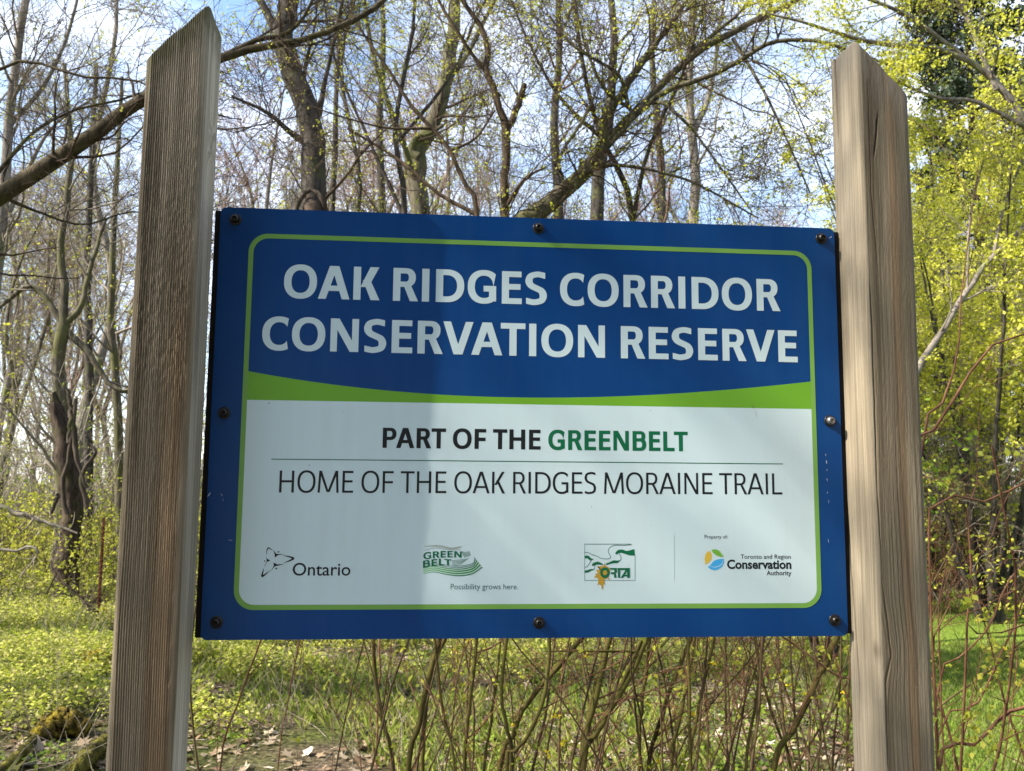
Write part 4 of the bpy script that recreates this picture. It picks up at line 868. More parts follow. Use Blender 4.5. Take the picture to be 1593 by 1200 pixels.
# broken snag
sn = thing('broken_snag', 'dark rotten broken trunk standing left of the left post', 'dead tree', tuple(np.array([*at(100, 800, 10.5)[:2], 0])))
lo = np.array(sn.location)
P_, R_ = guided([(112, 800, 28), (106, 740, 27), (101, 690, 25), (93, 650, 22), (86, 626, 15), (82, 612, 5)], 10.5, True, K=30, wob=.10)
V, F = tubes((P_-lo)[None], R_[None], 14); V = V.reshape(30, 14, 3); V = V + rng.normal(0, .014, (1, 14, 3)) + rng.normal(0, .007, V.shape); V = V.reshape(-1, 3)
obj('trunk', mesh_np('snag', V, F, bark_mat("rotten_wood", (.012, .009, .007), (.085, .06, .042), (.06, .06, .02), .2, 1.6, 1.0)), sn)
A = Acc()
for pts in ([(110, 640, 9), (116, 680, 9), (122, 720, 7), (135, 760, 5)], [(118, 620, 6), (110, 700, 6), (98, 750, 7), (105, 800, 6)], [(104, 605, 5), (112, 640, 8), (108, 690, 8)], [(90, 770, 7), (80, 800, 5)], [(135, 790, 8), (128, 740, 7), (150, 705, 5), (140, 690, 3)]):
    P_, R_ = guided(pts, 10.2, False, K=14, wob=.3); V, F = tubes((P_-lo)[None], R_[None], 6); A.add(V, F)
obj('limb', A.mesh('snag_limbs', BARK_DARK), sn)

# right: dense yellow-green crowns
def dense(name, label, px, pbase_y, Y, hgt, leafm, tw, nleaf, bark=BARK_GREY, spread=1.0, group=None, limbs_n=7, lsz=(.03, .06), fr=.5, seed_pts=None):
    b0 = at(px, pbase_y, Y); b0[2] = 0
    limbs = []
    for i in range(limbs_n):
        a = rng.uniform(0, 2*np.pi); r_ = rng.uniform(.15, 1)*spread; hh_ = hgt*rng.uniform(.75, 1)
        pts = [b0+np.array([.1*math.cos(a), .1*math.sin(a), 0]), b0+np.array([.35*r_*math.cos(a), .35*r_*math.sin(a), hh_*.35]), b0+np.array([.75*r_*math.cos(a), .75*r_*math.sin(a), hh_*.7]), b0+np.array([r_*1.1*math.cos(a), r_*1.1*math.sin(a), hh_])]
        limbs.append(resample(pts, [.035*spread**.5, .026, .018, .008], 14, .6))
    return make_tree(name, label, limbs, bark, tw,
        [dict(n=14, length=(.5, 1.5), ang=(25, 75), K=6, rr=.4, up=.05, wob=.2, t0=.1, rmin=.005, rmax=.012, sides=3),
         dict(n=7, length=(.25, .7), ang=(30, 80), K=5, rr=.5, up=.02, wob=.24, t0=.1, rmin=.0048), dict(n=3, length=(.12, .35), ang=(30, 80), K=3, rr=.6, up=.0, wob=.24, t0=.1, rmin=.0036)],
        (fr, nleaf, .035, lsz), leafm, group, trunk_sides=6, sparse_below=2.3)
dense('budding_shrub', 'tall yellow-green leafing shrub filling the view right of the right post', 1530, 780, 8.5, 4.9, LEAF_Y, TWIG_PALE, 5, spread=1.7, limbs_n=13, fr=.55)
dense('budding_shrub', 'yellow-green shrub half hidden by the right edge of the right post', 1440, 780, 10.5, 5.0, LEAF_Y, TWIG_PALE, 5, spread=1.4, limbs_n=9, fr=.5)
dense('budding_shrub', 'leafing shrub just left of the right post above the sign corner', 1270, 780, 11.5, 4.6, LEAF_YG, TWIG_PALE, 5, spread=1.0, limbs_n=6, fr=.45)
dense('budding_shrub', 'tallest yellow-green crown at the top right corner in front of the dark conifer', 1500, 780, 11.5, 8.6, LEAF_Y, TWIG_PALE, 5, spread=2.6, limbs_n=16, fr=.5, lsz=(.04, .07))
make_tree('pale_limb_tree', 'pale bare limbs slanting up right through the yellow-green leaves',
          [guided([(1370, 700, 16), (1437, 560, 10), (1470, 510, 9), (1505, 452, 9), (1545, 400, 8), (1600, 345, 7), (1680, 260, 4)], 7.2, K=30, wob=.15),
           guided([(1505, 452, 5), (1506, 400, 4), (1510, 330, 3.5), (1530, 250, 2.5)], 7.2, False), guided([(1480, 480, 4), (1540, 450, 3.5), (1620, 445, 2)], 7.2, False),
           guided([(1545, 400, 5), (1560, 330, 4), (1590, 250, 3)], 7.2, False)],
          BARK_PALE, TWIG_PALE, LVm(.5, (8, 6, 4)), (.3, 4, .03, (.02, .045)), LEAF_Y)

for (x_, y_, h_, lb) in ((3.0, 5.6, 2.3, 'added leafy bush hidden behind the right half of the sign, shading the lawn'), (3.9, 9.4, 3.0, 'taller added leafy bush hidden behind the sign near the right post'), (2.2, 11.5, 3.0, 'added leafy bush hidden behind the middle of the sign')):
    l_ = [resample([(x_, y_, 0), (x_+.3*math.cos(a_), y_+.3*math.sin(a_), h_*.4), (x_+.7*math.cos(a_), y_+.7*math.sin(a_), h_*.9)], [.02, .015, .006], 12, .6) for a_ in (0, .9, 1.8, 2.7, 3.6, 4.5, 5.4)]  # bushes added out of sight so their shade falls across the lawn
    make_tree('shade_bush', lb, l_, BARK_GREY, TWIG, [dict(n=12, length=(.4, 1.0), ang=(25, 75), K=6, rr=.4, up=.05, wob=.2, t0=.1, rmin=.004), dict(n=7, length=(.2, .5), ang=(30, 80), K=4, rr=.5, up=.02, wob=.24, t0=.1, rmin=.003)], (.7, 5, .04, (.03, .06)), LEAF_G, cat='bush', trunk_sides=6)

# dark conifer
cb = at(1540, 700, 15); cb[2] = 0
cf = thing('spruce', 'dark evergreen spruce behind the yellow-green crowns at the top right', 'tree', tuple(cb))
P_, R_ = resample([(0, 0, 0), (0.05, 0, 5), (0, 0.05, 13)], [.2, .14, .03], 20); V, F = tubes(P_[None], R_[None], 8); obj('trunk', mesh_np('spruce_trunk', V, F, BARK_DARK, True), cf)
Q, QR = kids(P_[None], R_[None], n=150, length=(2.0, 3.4), ang=(75, 100), K=7, rr=.3, up=-.06, wob=.08, t0=.22, rmin=.01, shrink=.75)
Q2, Q2R = kids(Q, QR, n=9, length=(.4, .9), ang=(30, 60), K=4, rr=.5, up=-.12, wob=.1, t0=.15, rmin=.004); A = Acc(); A.add(*tubes(Q, QR, 4)); A.add(*tubes(Q2, Q2R, 3)); obj('boughs', A.mesh('boughs', BARK_DARK), cf, kind='stuff')
V, F = leaves(np.concatenate([pick(Q2, .9), pick(Q, .9)]), 12, .06, (.06, .13), 0, .8); obj('needles', mesh_np('needles', V, F, NEEDLE), cf, kind='stuff')

# background woods: five trees, then copies
protos = []
for i in range(5):
    hgt = rng.uniform(10, 14); P0 = np.array([0., 0, 0]); pts = [P0]
    for k in range(1, 6): pts.append(np.array([rng.normal(0, .22)*k*.5, rng.normal(0, .22)*k*.5, hgt*k/5]))
    tr = resample(pts, [.13, .105, .085, .065, .04, .012], 24, .12); limbs = [tr]
    if i in (1, 3):
        j = 8; limbs.append(resample([tr[0][j], tr[0][j]+np.array([.5, .2, 1.5]), tr[0][j]+np.array([1.0, .3, 4]), tr[0][j]+np.array([1.1, .5, 7])], [.09, .07, .05, .015], 14, .12))
    limbs = [(p_-0, r_) for p_, r_ in limbs]
    protos.append((limbs, i))
rows_ = []
slots = []
for i in range(84):
    px = rng.uniform(-60, 1640); Y = rng.uniform(17, 40)
    slots.append((px, Y))
slots.sort(key=lambda s_: s_[1]); roots = {}
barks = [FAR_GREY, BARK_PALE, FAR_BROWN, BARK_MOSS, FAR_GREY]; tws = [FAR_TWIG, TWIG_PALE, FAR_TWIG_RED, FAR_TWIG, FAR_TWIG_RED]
KIND_W = {0: 'slender grey tree', 1: 'pale forked tree', 2: 'dark red-twigged tree', 3: 'mossy forked tree', 4: 'grey russet-twigged tree'}
PLACE = [(30, 'at the left picture edge'), (80, 'just left of the broken snag'), (130, 'right over the broken snag'), (210, 'close beside the left post'), (345, 'behind the left post'), (420, 'above the top left bolt'), (480, 'above the letter O of OAK'),
         (540, 'above the letters AK of OAK'), (610, 'above RI of RIDGES'), (680, 'above DG of RIDGES'), (760, 'right of the V fork foot'), (830, 'above the top centre bolt'), (900, 'above CO of CORRIDOR'), (970, 'above RR of CORRIDOR'),
         (1050, 'above ID of CORRIDOR'), (1130, 'above the last OR of CORRIDOR'), (1210, 'in the bright sky gap'), (1290, 'above the top right bolt'), (1420, 'behind the right post'), (1490, 'close beside the right post'), (1560, 'behind the yellow-green shrub'), (9999, 'at the right picture edge')]
used_lab = {}
def far_label(k, px, Y):
    w = next(t_ for lim_, t_ in PLACE if px < lim_); c_ = used_lab.get((k, w), 0); used_lab[(k, w)] = c_+1
    return ['', 'second farther ', 'third farther ', 'farthest '][min(c_, 3)] + KIND_W[k] + ' in the woods ' + w
for n_, (px, Y) in enumerate(slots):
    k = n_ % 5; q = at(px, 780, Y); x_, y_ = q[0], q[1]; z_ = float(gh(x_, y_))-.05
    lab = far_label(k, px, Y)
    if k not in roots:
        limbs, i = protos[k]
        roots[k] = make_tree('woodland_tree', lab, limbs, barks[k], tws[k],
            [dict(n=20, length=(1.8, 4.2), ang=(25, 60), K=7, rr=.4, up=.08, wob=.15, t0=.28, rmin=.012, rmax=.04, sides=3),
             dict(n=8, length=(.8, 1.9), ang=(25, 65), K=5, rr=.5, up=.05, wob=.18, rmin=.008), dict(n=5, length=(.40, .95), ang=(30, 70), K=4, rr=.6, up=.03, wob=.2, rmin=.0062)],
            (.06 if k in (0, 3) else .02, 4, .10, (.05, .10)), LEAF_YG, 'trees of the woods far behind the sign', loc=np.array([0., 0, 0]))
        roots[k].location = (x_, y_, z_)
    else: copy_tree(roots[k], (x_, y_, z_), rng.uniform(0, 6.28), rng.uniform(.7, 1.1), lab)

# trees standing out of view on the sunny side; they dapple the sign and the ground
if True:
    for (x_, y_, s_, k) in ((-7.6, -2.2, .95, 0), (-6.3, -1.8, .85, 1), (-4.9, -1.5, .75, 2), (-9.4, -3.3, .8, 4), (-10.5, -1.0, 1.0, 3), (-9.0, 3.5, .9, 1), (-11, 8, 1.0, 2), (-6.8, 6.6, .7, 4)):
        copy_tree(roots[k], (x_, y_, 0), k*1.3, s_, '%s outside the left edge, %s' % (KIND_W[k], 'behind the sign line' if y_ > 5 else 'beside the sign' if y_ > 0 else 'nearest the sunny side' if x_ > -8 else 'farther out, sunny side' if x_ < -10 else 'standing toward the photographer'), 'trees beyond the left edge')

for i, (x_, y_, s_) in enumerate(((-3.5, -9.5, .8), (-.5, -8.0, .9), (2.2, -9.0, .75), (5.0, -8.0, .85), (8.0, -6.0, .8), (1, -12, 1.1), (-6.5, -12, 1.0), (9, -10, 1.1))):  # unseen spruces added to cut sky light and reflections on the panel
    copy_tree(cf, (x_, y_, 0), i*1.1, s_, 'added unseen dark spruce behind the photographer, ' + ['left of centre, second row', 'left of centre, first row', 'right of centre, third row', 'well to the right, first row', 'beside the lawn, nearest', 'at the centre, back row', 'at the far left, back row', 'at the far right, back row'][i], 'unseen spruces added behind the photographer')

# ------------------------------------------------------------------ undergrowth
def thicket(name, regs, hgt, mat, leafm, n, lf, lsz, r0=.006, kind='stuff', nk=5):
    B = []; 
    for (xa, xb, ya, yb, m) in regs:
        px = rng.uniform(xa, xb, m); Y = rng.uniform(ya, yb, m)
        q = np.array([at(a, 780, y) for a, y in zip(px, Y)]); q[:, 2] = gh(q[:, 0], q[:, 1]); B.append(q)
    B = np.concatenate(B); m = len(B); K = 6; Q = np.empty((m, K, 3)); Q[:, 0] = B
    d = norm(np.stack([rng.normal(0, .35, m), rng.normal(0, .35, m), np.ones(m)], 1)); L = rng.uniform(hgt[0], hgt[1], m)[:, None]/(K-1)
    for k in range(1, K): d = norm(d+rng.normal(0, .13, (m, 3))); Q[:, k] = Q[:, k-1]+d*L
    R = np.full((m, K), r0)*np.linspace(1.4, .5, K)[None, :]*rng.uniform(.6, 1.5, (m, 1))
    A = Acc(); A.add(*tubes(Q, R, 3)); C1, R1 = kids(Q, R, nk, (.3, .9), (25, 70), 4, .6, .05, .2, rmin=r0*.5); A.add(*tubes(C1, R1, 3))
    C2, R2 = kids(C1, R1, 3, (.15, .45), (25, 70), 3, .6, .05, .2, rmin=r0*.4); A.add(*tubes(C2, R2, 3))
    root = obj(name, A.mesh(name, mat), kind=kind)
    if leafm:
        V, F = leaves(np.concatenate([pick(C1, lf), pick(C2, lf)]), 3, .03, lsz); obj(name+'_leaves', mesh_np(name+'_leaves', V, F, leafm), root, kind='stuff')
    return root
th = thicket('woodland_thicket', [(-100, 1000, 15, 30, 450), (1000, 1700, 15, 30, 260)], (1.0, 2.8), TWIG_PALE, LEAF_G, 0, .22, (.04, .09), .009)
th['label'] = 'brown tangled thicket of thin stems along the wood edge'; th['category'] = 'thicket'
th = thicket('wood_edge_brush', [(-150, 420, 20, 36, 300), (420, 1720, 22, 38, 260)], (2.2, 5.5), FAR_TWIG, LEAF_YG, 0, .12, (.06, .13), .014, nk=7)
th['label'] = 'tall pale brush closing off the far side of the woods'; th['category'] = 'brush'
th = thicket('sapling_tangle', [(-120, 330, 11.8, 19, 150), (1420, 1720, 11, 19, 70)], (2.4, 5.2), TWIG_PALE, LEAF_YG, 0, .07, (.02, .05), .007, nk=8)
th['label'] = 'mesh of slim tan saplings and twigs filling the woods beside the posts'; th['category'] = 'saplings'
th = thicket('leafing_undergrowth', [(-100, 340, 9.5, 16, 190), (340, 1300, 9, 15, 160), (1400, 1700, 13, 19, 200)], (.5, 1.5), TWIG, LEAF_YG, 0, .5, (.03, .06), .006)
th['label'] = 'low leafing undergrowth at the foot of the trees'; th['category'] = 'undergrowth'
th = thicket('tangled_brush', [(1400, 1750, 9.5, 14, 330)], (1.2, 2.6), TWIG_PALE, LEAF_YG, 0, .22, (.025, .05), .006)
th['label'] = 'tangle of pale bare stems under the yellow-green shrub'; th['category'] = 'brush'

th = thicket('reddish_brush', [(1400, 1720, 8.2, 11.5, 120)], (1.0, 2.1), STEM_RED, LEAF_YG, 0, .16, (.02, .045), .0042, nk=7)
th['label'] = 'low reddish twiggy brush at the far side of the lawn, right of the right post'; th['category'] = 'brush'

# ground cover
def scatter_ground(px0, px1, D0, D1, n, mask=None):
    """uniform over a wedge of ground seen in the picture"""
    out = []
    while sum(map(len, out)) < n:
        m = n; D = np.sqrt(rng.uniform(D0**2, D1**2, m)); px = rng.uniform(px0, px1, m)
        x = CAM[0] + D*((px-796.5)/FPX + math.tan(YAW)); y = CAM[1] + D*(1-math.tan(YAW)*(px-796.5)/FPX)
        k = np.ones(m, bool)
        if mask is not None: k = mask(x, y)
        out.append(np.stack([x[k], y[k], gh(x[k], y[k])], 1))
        if not k.any(): break
    return np.concatenate(out)[:n]
def notlawn(x, y): return x < lawn_left(y)+.1
def patch(thr, f, seed): return lambda x, y: (fbm(x*f+31, y*f+17, seed) > thr) & notlawn(x, y)
def herb(name, pts, n, spr, hgt, size, mat, label, cat):
    q = np.repeat(pts, n, 0); m = len(q); q = q + np.stack([rng.normal(0, spr, m), rng.normal(0, spr, m), hgt*rng.random(m)**.7], 1)
    V, F = leaves(q, 1, .0, size, .55); return obj(name, mesh_np(name, V, F, mat), kind='stuff', label=label, cat=cat)
pA = scatter_ground(-120, 1330, 7.0, 12, 9500, patch(.47, 1.5, 5)); pB = scatter_ground(-120, 1330, 11, 26, 11000, patch(.42, .6, 6)); pC = scatter_ground(-120, 420, 5.4, 8, 2200, patch(.5, 1.4, 7))
herb('ground_cover', np.concatenate([pA, pC]), 9, .05, .22, (.014, .042), LEAF_COVER, 'bright yellow-green leafy ground cover below the sign', 'ground cover')
herb('far_ground_cover', pB, 8, .11, .34, (.03, .085), LEAF_COVER, 'bright ground cover reaching to the wood edge', 'ground cover')
pD = scatter_ground(-150, 1500, 4.3, 9, 2600, patch(.50, 1.3, 8)); herb('low_herbs', pD, 5, .035, .07, (.02, .045), LEAF_G, 'low dark green herbs among the dead leaves', 'herbs')
q = scatter_ground(-150, 1400, 4.4, 14, 2600, notlawn); q = np.repeat(q, 1, 0); m = len(q); K = 5; Q = np.empty((m, K, 3)); Q[:, 0] = q; d = norm(np.stack([rng.normal(0, .5, m), rng.normal(0, .5, m), np.ones(m)], 1)); L = rng.uniform(.12, .6, m)[:, None]/(K-1)
for k in range(1, K): d = norm(d+rng.normal(0, .16, (m, 3))); Q[:, k] = Q[:, k-1]+d*L
V, F = tubes(Q, rng.uniform(.0012, .0032, (m, 1))*np.linspace(1, .5, K)[None, :], 3); obj('dry_stalks', mesh_np('dry_stalks', V, F, TWIG_PALE, True), kind='stuff', label='dry pale stalks sticking up through the ground cover', cat='stalks')
# grass blades
def blades(pts, hgt, wid, lean=.35):
    m = len(pts); a = rng.uniform(0, 2*np.pi, m); dx = np.stack([np.cos(a), np.sin(a), np.zeros(m)], 1); L = rng.uniform(hgt[0], hgt[1], m)[:, None]; w_ = wid*rng.uniform(.6, 1.3, (m, 1))
    ln = np.stack([rng.normal(0, lean, m), rng.normal(0, lean, m), np.ones(m)], 1); tip = pts+norm(ln)*L; midp = pts+norm(ln*np.array([.5, .5, 1]))*L*.5
    V = np.stack([pts-dx*w_, pts+dx*w_, midp+dx*w_*.8, tip], 1).reshape(-1, 3); return V, np.arange(m*4).reshape(m, 4)
def onlawn(x, y): return (x > lawn_left(y)) & (y > 2.4) & (y < 19)
q = np.concatenate([scatter_ground(1050, 1750, 4.0, 9, 48000, onlawn), scatter_ground(1050, 1750, 9, 20, 30000, onlawn)]); q[:, 2] += .010
d_ = np.hypot(q[:, 0], q[:, 1]); V, F = blades(q, (.025, .06), .0035); obj('grass', mesh_np('grass', V, F, GRASS), kind='stuff', label='short mown grass on the lawn right of the sign', cat='grass')
q = scatter_ground(-150, 1400, 4.3, 10, 15000, patch(.50, 1.0, 12)); V, F = blades(q, (.05, .16), .0022, .5); obj('wild_grass', mesh_np('wild_grass', V, F, leaf_mat("wild_grass", [(.12, .18, .02), (.22, .26, .04), (.32, .30, .10)], .4)), kind='stuff', label='sparse wild grass between the dead leaves', cat='grass')

# dead leaves: lobed curled leaf meshes; single ones on the near ground, the rest as litter
def dead_leaf(seed):
    r = np.random.default_rng(seed); n = 11; a = np.linspace(0, 2*np.pi, n, endpoint=False); rad = .5+.22*np.cos(5*a+r.uniform(0, 1))+r.uniform(-.06, .06, n); rad = rad*(1+.35*np.cos(a))
    V = [(0, 0, .02)]; 
    for i in range(n): x_, y_ = rad[i]*np.cos(a[i]), rad[i]*np.sin(a[i])*.75; V.append((x_, y_, .28*x_*x_*r.uniform(.2, 1.2)+.35*y_*y_*r.uniform(.2, 1.4)))
    return np.array(V), [(0, 1+i, 1+(i+1) % n) for i in range(n)]
DL = [dead_leaf(k) for k in range(6)]
litter_tone = [plain("dead_leaf_tan", (.34, .26, .165), .7, .2, 0, .25, 8), plain("dead_leaf_pale", (.45, .38, .28), .7, .2, 0, .2, 8), plain("dead_leaf_dark", (.17, .105, .06), .7, .2, 0, .3, 8)]
dmesh = [mesh_py('dead_leaf', v_, f_, litter_tone[k % 3]) for k, (v_, f_) in enumerate(DL)]
pts = scatter_ground(230, 1350, 4.25, 6.2, 190, lambda x, y: notlawn(x, y) & (fbm(x*1.2+5, y*1.2, 77) > .36))
for k, q in enumerate(pts):
    o = obj('dead_leaf', dmesh[k % 6], ground, (q[0], q[1], q[2]+.02), (rng.normal(0, .35), rng.normal(0, .35), rng.uniform(0, 6.28)), scale=[rng.uniform(.05, .10)]*3)
pts = scatter_ground(-150, 1400, 4.2, 9, 6500, lambda x, y: notlawn(x, y) & (fbm(x*1.2+5, y*1.2, 77) > .36)); VV, FF = [], []; c0 = 0
for q in pts:
    v_, f_ = DL[int(rng.integers(6))]; a = rng.uniform(0, 6.28); s_ = .022+.06*rng.random()**2; R3 = np.array([[math.cos(a), -math.sin(a), rng.normal(0, .3)], [math.sin(a), math.cos(a), rng.normal(0, .3)], [rng.normal(0, .3), rng.normal(0, .3), 1]])
    VV.append((v_@R3.T)*s_+q+np.array([0, 0, .012])); FF.append(np.array(f_)+c0); c0 += len(v_)
obj('leaf_litter', mesh_np('leaf_litter', np.concatenate(VV), np.concatenate(FF), LITTER), kind='stuff', label='brown dead leaves strewn under the sign', cat='leaf litter')
# fallen sticks
pts = scatter_ground(-150, 1400, 4.3, 10, 420, notlawn); m = len(pts); a = rng.uniform(0, 6.28, m); K = 5; Q = np.empty((m, K, 3)); Q[:, 0] = pts+np.array([0, 0, .02]); d = np.stack([np.cos(a), np.sin(a), rng.normal(0, .06, m)], 1); L = rng.uniform(.15, .8, m)[:, None]/(K-1)
for k in range(1, K): d = norm(d+rng.normal(0, .12, (m, 3))*np.array([1, 1, .3])); Q[:, k] = Q[:, k-1]+d*L
V, F = tubes(Q, rng.uniform(.002, .007, (m, 1))*np.linspace(1, .5, K)[None, :], 4); obj('fallen_twigs', mesh_np('fallen_twigs', V, F, TWIG_PALE, True), kind='stuff', label='pale dead twigs lying on the litter', cat='twigs')

# mossy logs, stump, rusty stake
def moss_mat(name, a, b_, c):
    m, t, bs = base_mat(name, .95, .1); g = N(t, "ShaderNodeTexCoord"); n1 = N(t, "ShaderNodeTexNoise", Scale=14.0, Detail=6.0, Roughness=.7); n2 = N(t, "ShaderNodeTexNoise", Scale=120.0, Detail=3.0)
    for n in (n1, n2): t.links.new(g.outputs['Object'], n.inputs['Vector'])
    t.links.new(ramp(t, n1.outputs[0], [(.36, a), (.5, b_), (.66, c)]), bs.inputs['Base Color']); bp = N(t, "ShaderNodeBump", Strength=1.0, Distance=.02); t.links.new(n2.outputs[0], bp.inputs['Height']); t.links.new(bp.outputs[0], bs.inputs['Normal']); return m
MOSS = moss_mat("moss_ochre", (.02, .015, .008), (.11, .08, .015), (.36, .28, .03)); MOSS2 = moss_mat("moss_green", (.02, .017, .008), (.075, .065, .015), (.2, .18, .03)); MOSS3 = moss_mat("moss_orange", (.07, .05, .01), (.33, .22, .02), (.6, .42, .04))
def log(name, label, ends, rad, mat, lump=.25, sides=26, K=40):
    P_, R_ = resample(ends, [rad*.8]+[rad]*(len(ends)-2)+[rad*.7], K, .03); c = P_.mean(0); c[2] = 0; V, F = tubes((P_-c)[None], R_[None], sides)
    V = V.reshape(K, sides, 3); ax_ = (P_-c)[:, None, :]; dd = V-ax_; ii, jj = np.meshgrid(np.arange(K), np.arange(sides), indexing='ij'); ang_ = jj/sides*2*np.pi
    k_ = 1+lump*(fbm(ii*.35+np.cos(ang_)*2, np.sin(ang_)*2+9, 61, 4)-.5)*2 + .10*rng.normal(0, 1, V.shape[:2])*.5; V = ax_+dd*k_[..., None]; V[0] = ax_[0]+dd[0]*.3; V[-1] = ax_[-1]+dd[-1]*.3
    return obj(name, mesh_np(name, V.reshape(-1, 3), F, mat, True), None, tuple(c), label=label, cat='log')
def G2(px, py, z_=0): q = onground(px, py, z_); return q
log('mossy_log', 'humped log with ochre moss on top, bottom left beside the post foot', [G2(60, 1150, .03), G2(85, 1130, .07), G2(110, 1125, .08), G2(138, 1135, .04)], .075, MOSS, .5)
log('mossy_log', 'olive moss-covered log at the very bottom left, touching the left post', [G2(112, 1205, .05), G2(135, 1180, .06), G2(165, 1150, .05)], .05, MOSS2, .3)
log('mossy_log', 'thin mossy branch lying at the bottom left corner', [G2(-20, 1215, .04), G2(20, 1185, .05), G2(62, 1140, .04)], .032, MOSS2, .3)
log('mossy_log', 'orange-yellow mossy stump tuft left of the left post', [G2(132, 1032, .02), G2(150, 1030, .12), G2(172, 1034, .06), G2(182, 1040, .02)], .07, MOSS3, .8)
q = onground(152, 966); st = thing('rusty_stake', 'rusty iron stake standing upright in the ground cover left of the post', 'stake', (q[0], q[1], 0))
hz_ = at(152, 806, q[1])[2]; prof = [(-.016, -.002), (.016, -.002), (.016, .002), (.003, .002), (.003, .016), (-.003, .016), (-.003, .002), (-.016, .002)]
V = [(x_, y_, 0-.2) for x_, y_ in prof]+[(x_, y_, hz_) for x_, y_ in prof]; F = [tuple(range(8, 16)), tuple(range(7, -1, -1))]+[(i, (i+1) % 8, 8+(i+1) % 8, 8+i) for i in range(8)]
RUST = plain("rust", (.085, .028, .016), .9, .2, .2, .5, 30); obj('rail', mesh_py('rail', V, F, RUST), st)
A = Acc()
for k in range(16):
    z_ = .1+k*(hz_-.15)/16; v_ = np.array([(x_, y_, zz_) for zz_ in (z_, z_+.02) for x_, y_ in ((-.009, -.010), (.009, -.010), (.009, -.002), (-.009, -.002))]); A.add(v_, np.array([(0, 1, 5, 4), (1, 2, 6, 5), (2, 3, 7, 6), (3, 0, 4, 7), (4, 5, 6, 7), (3, 2, 1, 0)]))
obj('studs', A.mesh('studs', RUST, False), st, kind='stuff')
# dead branches in the left middle ground
for lab, pts, Y in (('pale dead branch arching over the ground cover at the left edge', [(-20, 848, 6), (18, 858, 5), (45, 851, 4.5), (58, 862, 3.5), (30, 900, 2)], 8.0), ('long fallen branch at the left edge under the snag', [(-20, 780, 9), (30, 800, 8), (80, 815, 6), (120, 830, 3)], 10.0),
                    ('dark thin branch leaning on the rusty stake', [(90, 900, 4), (120, 925, 4), (150, 955, 4)], 8.7)):
    P_, R_ = guided(pts, Y, False, K=18, wob=.3); c = P_.mean(0); A = Acc(); A.add(*tubes((P_-c)[None], R_[None], 6)); C1, R1 = kids(P_[None]-c, R_[None], 8, (.15, .5), (30, 80), 5, .5, 0, .2, rmin=.002); A.add(*tubes(C1, R1, 3))
    obj('dead_branch', A.mesh('dead_branch', TWIG_PALE if 'dark' not in lab else TWIG), None, tuple(c), label=lab, cat='branch')

# ------------------------------------------------------------------ dogwood shrubs under and beside the sign
def shrub(label, stems, n_extra, pxr, Yr, mat_main=STEM_OLIVE, flowers=0, top_py=(940, 1010), leafy=.05, hrange=(1.0, 1.7)):
    P0 = at(sum(pxr)/2, 1200, sum(Yr)/2); root = thing('dogwood_shrub', label, 'shrub', (P0[0], P0[1], 0), 'twiggy shrubs behind the sign'); lo = np.array([P0[0], P0[1], 0.])
    big = []
    for pts, Y in stems:
        P_, R_ = guided(pts[::-1], Y, True, K=22, wob=.25); R_ = np.maximum(R_, .0015); d_top = norm((P_[-1]-P_[-4])[None])[0]
        ext = np.array([P_[-1]+d_top*.12*k+np.array([0, 0, .03*k]) for k in range(1, 4)]); P_ = np.vstack([P_, ext]); R_ = np.concatenate([R_, R_[-1]*np.array([.85, .65, .4])])
        V, F = tubes((P_-lo)[None], R_[None], 7); obj('stem', mesh_np('stem', V, F, mat_main if max(w_ for _, _, w_ in pts) > 4 else STEM_RED, True), root); big.append(resample(P_, R_, 14))
    m = n_extra; px = rng.uniform(pxr[0], pxr[1], m); Y = rng.uniform(Yr[0], Yr[1], m); B0 = np.array([at(a, 1200, y) for a, y in zip(px, Y)]); B0[:, 2] = 0
    K = 10; Q = np.empty((m, K, 3)); Q[:, 0] = B0; d = norm(np.stack([rng.normal(0.05, .22, m), rng.normal(0, .2, m), np.ones(m)], 1)); L = rng.uniform(hrange[0], hrange[1], m)[:, None]/(K-1)
    for k in range(1, K): d = norm(d+rng.normal(0, .07, (m, 3))); Q[:, k] = Q[:, k-1]+d*L
    R = rng.uniform(.0028, .0065, (m, 1))*np.linspace(1.2, .5, K)[None, :]
    A = Acc(); A.add(*tubes(Q-lo, R, 5)); obj('thin_stems', A.mesh('thin_stems', STEM_BROWN if mat_main is STEM_OLIVE else STEM_RED), root, kind='stuff')
    srcP = np.concatenate([resample_many(Q, 14)]+[b_[0][None] for b_ in big]) if big else resample_many(Q, 14); srcR = np.concatenate([resample_many(R[..., None], 14)[..., 0]]+[b_[1][None] for b_ in big]) if big else resample_many(R[..., None], 14)[..., 0]
    C1, R1 = kids(srcP, srcR, 5, (.25, .7), (20, 60), 7, .5, .04, .14, t0=.15, rmin=.0016, rmax=.0035); C2, R2 = kids(C1, R1, 3, (.08, .3), (25, 60), 5, .6, .05, .15, rmin=.0011)
    A = Acc(); A.add(*tubes(C1-lo, R1, 4)); A.add(*tubes(C2-lo, R2, 3)); obj('twigs', A.mesh('twigs', STEM_RED), root, kind='stuff')
    if leafy: V, F = leaves(pick(C2, leafy), 4, .008, (.012, .03)); obj('buds', mesh_np('buds', V-lo, F, LEAF_YG), root, kind='stuff')
    if flowers:
        pp = pick(np.concatenate([C1[:, :5], C2[:, :5]]), .5); pp = pp[rng.permutation(len(pp))[:flowers]]; V, F = leaves(pp, 5, .005, (.012, .02)); obj('blossoms', mesh_np('blossoms', V-lo, F, FLOWER), root, kind='stuff')
    return root
def resample_many(Q, K):
    u = np.linspace(0, Q.shape[1]-1, K); i = np.minimum(u.astype(int), Q.shape[1]-2); f = (u-i)[None, :, None]; return Q[:, i]*(1-f)+Q[:, i+1]*f
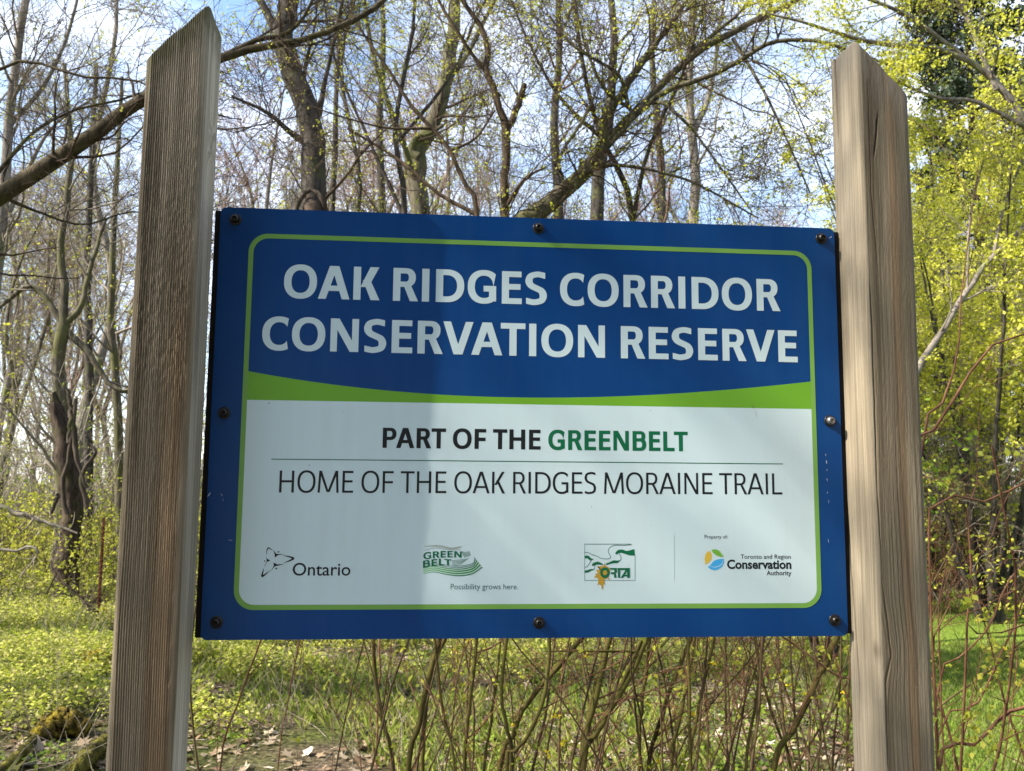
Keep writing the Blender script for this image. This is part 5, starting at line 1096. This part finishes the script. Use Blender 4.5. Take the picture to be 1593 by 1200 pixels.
a = lambda x, y: (280+x/2.343, 970+y/2.343); c8 = lambda x, y: (900+x/2.2987, 970+y/2.2987)
def st_(f, pts, w_): return [(*f(x, y), w_) for x, y in pts]
shrub('sparse wand-like shrub under the left half of the sign', [(st_(a, [(295, 60), (215, 280), (145, 539)], 3), 1.6), (st_(a, [(435, 70), (400, 250), (355, 539)], 2), 1.9)], 3, (330, 520), (1.4, 2.6), flowers=0, leafy=.12)
shrub('olive-stemmed shrub under the sign, left of its bottom centre bolt', [(st_(a, [(705, 60), (712, 190), (735, 340), (780, 539)], 6.5), 2.0), (st_(a, [(945, 60), (905, 200), (870, 370), (835, 539)], 9), 2.0), (st_(a, [(965, 60), (920, 160), (905, 260), (885, 400), (882, 539)], 7), 2.2),
      (st_(a, [(940, 170), (960, 330), (1000, 539)], 4.5), 1.8), (st_(a, [(1080, 60), (1060, 260), (1035, 539)], 6), 1.9), (st_(a, [(728, 60), (730, 180), (722, 300)], 3), 2.3)], 7, (600, 740), (1.6, 2.8), leafy=.10)
shrub('crowded olive and red stems under the centre of the sign', [(st_(a, [(1190, 60), (1170, 260), (1195, 400), (1210, 539)], 6), 1.7), (st_(a, [(1460, 60), (1350, 190), (1250, 310), (1220, 400), (1160, 539)], 8.5), 1.9), (st_(a, [(1345, 60), (1340, 200), (1290, 370), (1210, 480), (1190, 539)], 6.5), 1.6),
      (st_(a, [(1150, 240), (1130, 380), (1110, 539)], 4.5), 2.1), (st_(a, [(1565, 60), (1520, 210), (1490, 350), (1465, 520)], 9), 1.9), (st_(a, [(1593, 260), (1540, 350), (1500, 430), (1460, 500)], 6), 1.7)], 11, (740, 920), (1.5, 2.9), flowers=16)
shrub('dense bushy stems dotted yellow under the right half of the sign', [(st_(c8, [(112, 50), (75, 190), (30, 400), (10, 529)], 9), 1.8), (st_(c8, [(245, 50), (200, 160), (120, 300), (60, 400), (20, 500)], 9), 1.7), (st_(c8, [(240, 100), (330, 70), (390, 50)], 5), 1.7), (st_(c8, [(245, 140), (225, 300), (215, 529)], 6), 1.9),
      (st_(c8, [(400, 60), (340, 200), (300, 330), (250, 529)], 7), 2.0), (st_(c8, [(405, 120), (370, 300), (330, 529)], 6), 1.8), (st_(c8, [(480, 80), (430, 300), (400, 529)], 5.5), 1.8)], 21, (920, 1110), (1.5, 2.9), flowers=22)
shrub('dense reddish twiggy shrub against the right post under the sign', [(st_(c8, [(925, 50), (880, 150), (830, 250), (760, 390), (700, 529)], 10), 1.8), (st_(c8, [(660, 60), (640, 250), (600, 529)], 5), 1.8), (st_(c8, [(860, 140), (930, 200), (1000, 260)], 3.5), 1.5), (st_(c8, [(640, 100), (660, 220), (720, 400), (760, 529)], 5), 2.0)], 26, (1100, 1330), (1.5, 2.9), flowers=22)
g9 = lambda x, y: (1240+x/2.728, 760+y/2.728)
shrub('red and tan stems fanning out right of the right post', [(st_(g9, [(963, 930), (880, 960), (760, 1080), (600, 1200)], 5.5), 1.3), (st_(g9, [(960, 580), (860, 612), (740, 616), (580, 616)], 2.6), 1.0), (st_(g9, [(900, 10), (820, 50), (700, 75), (560, 78)], 3.2), 1.0),
      (st_(g9, [(860, 100), (800, 260), (700, 330), (600, 480)], 2.4), 1.4), (st_(g9, [(963, 320), (880, 420), (820, 580), (720, 700), (590, 890)], 2.8), 1.5), (st_(g9, [(930, 560), (850, 740), (760, 920), (600, 1060)], 3), 1.5),
      ([(1593, 520, 3), (1545, 535, 3.5), (1515, 570, 4), (1500, 600, 4), (1470, 640, 4.5), (1440, 690, 5), (1400, 770, 5.5)], 1.0), ([(1494, 470, 2), (1492, 540, 3), (1480, 590, 3.5), (1455, 655, 4), (1430, 720, 4)], 1.05)],
      9, (1400, 1700), (1.0, 2.4), STEM_RED, 0, leafy=.30, hrange=(1.0, 1.9))
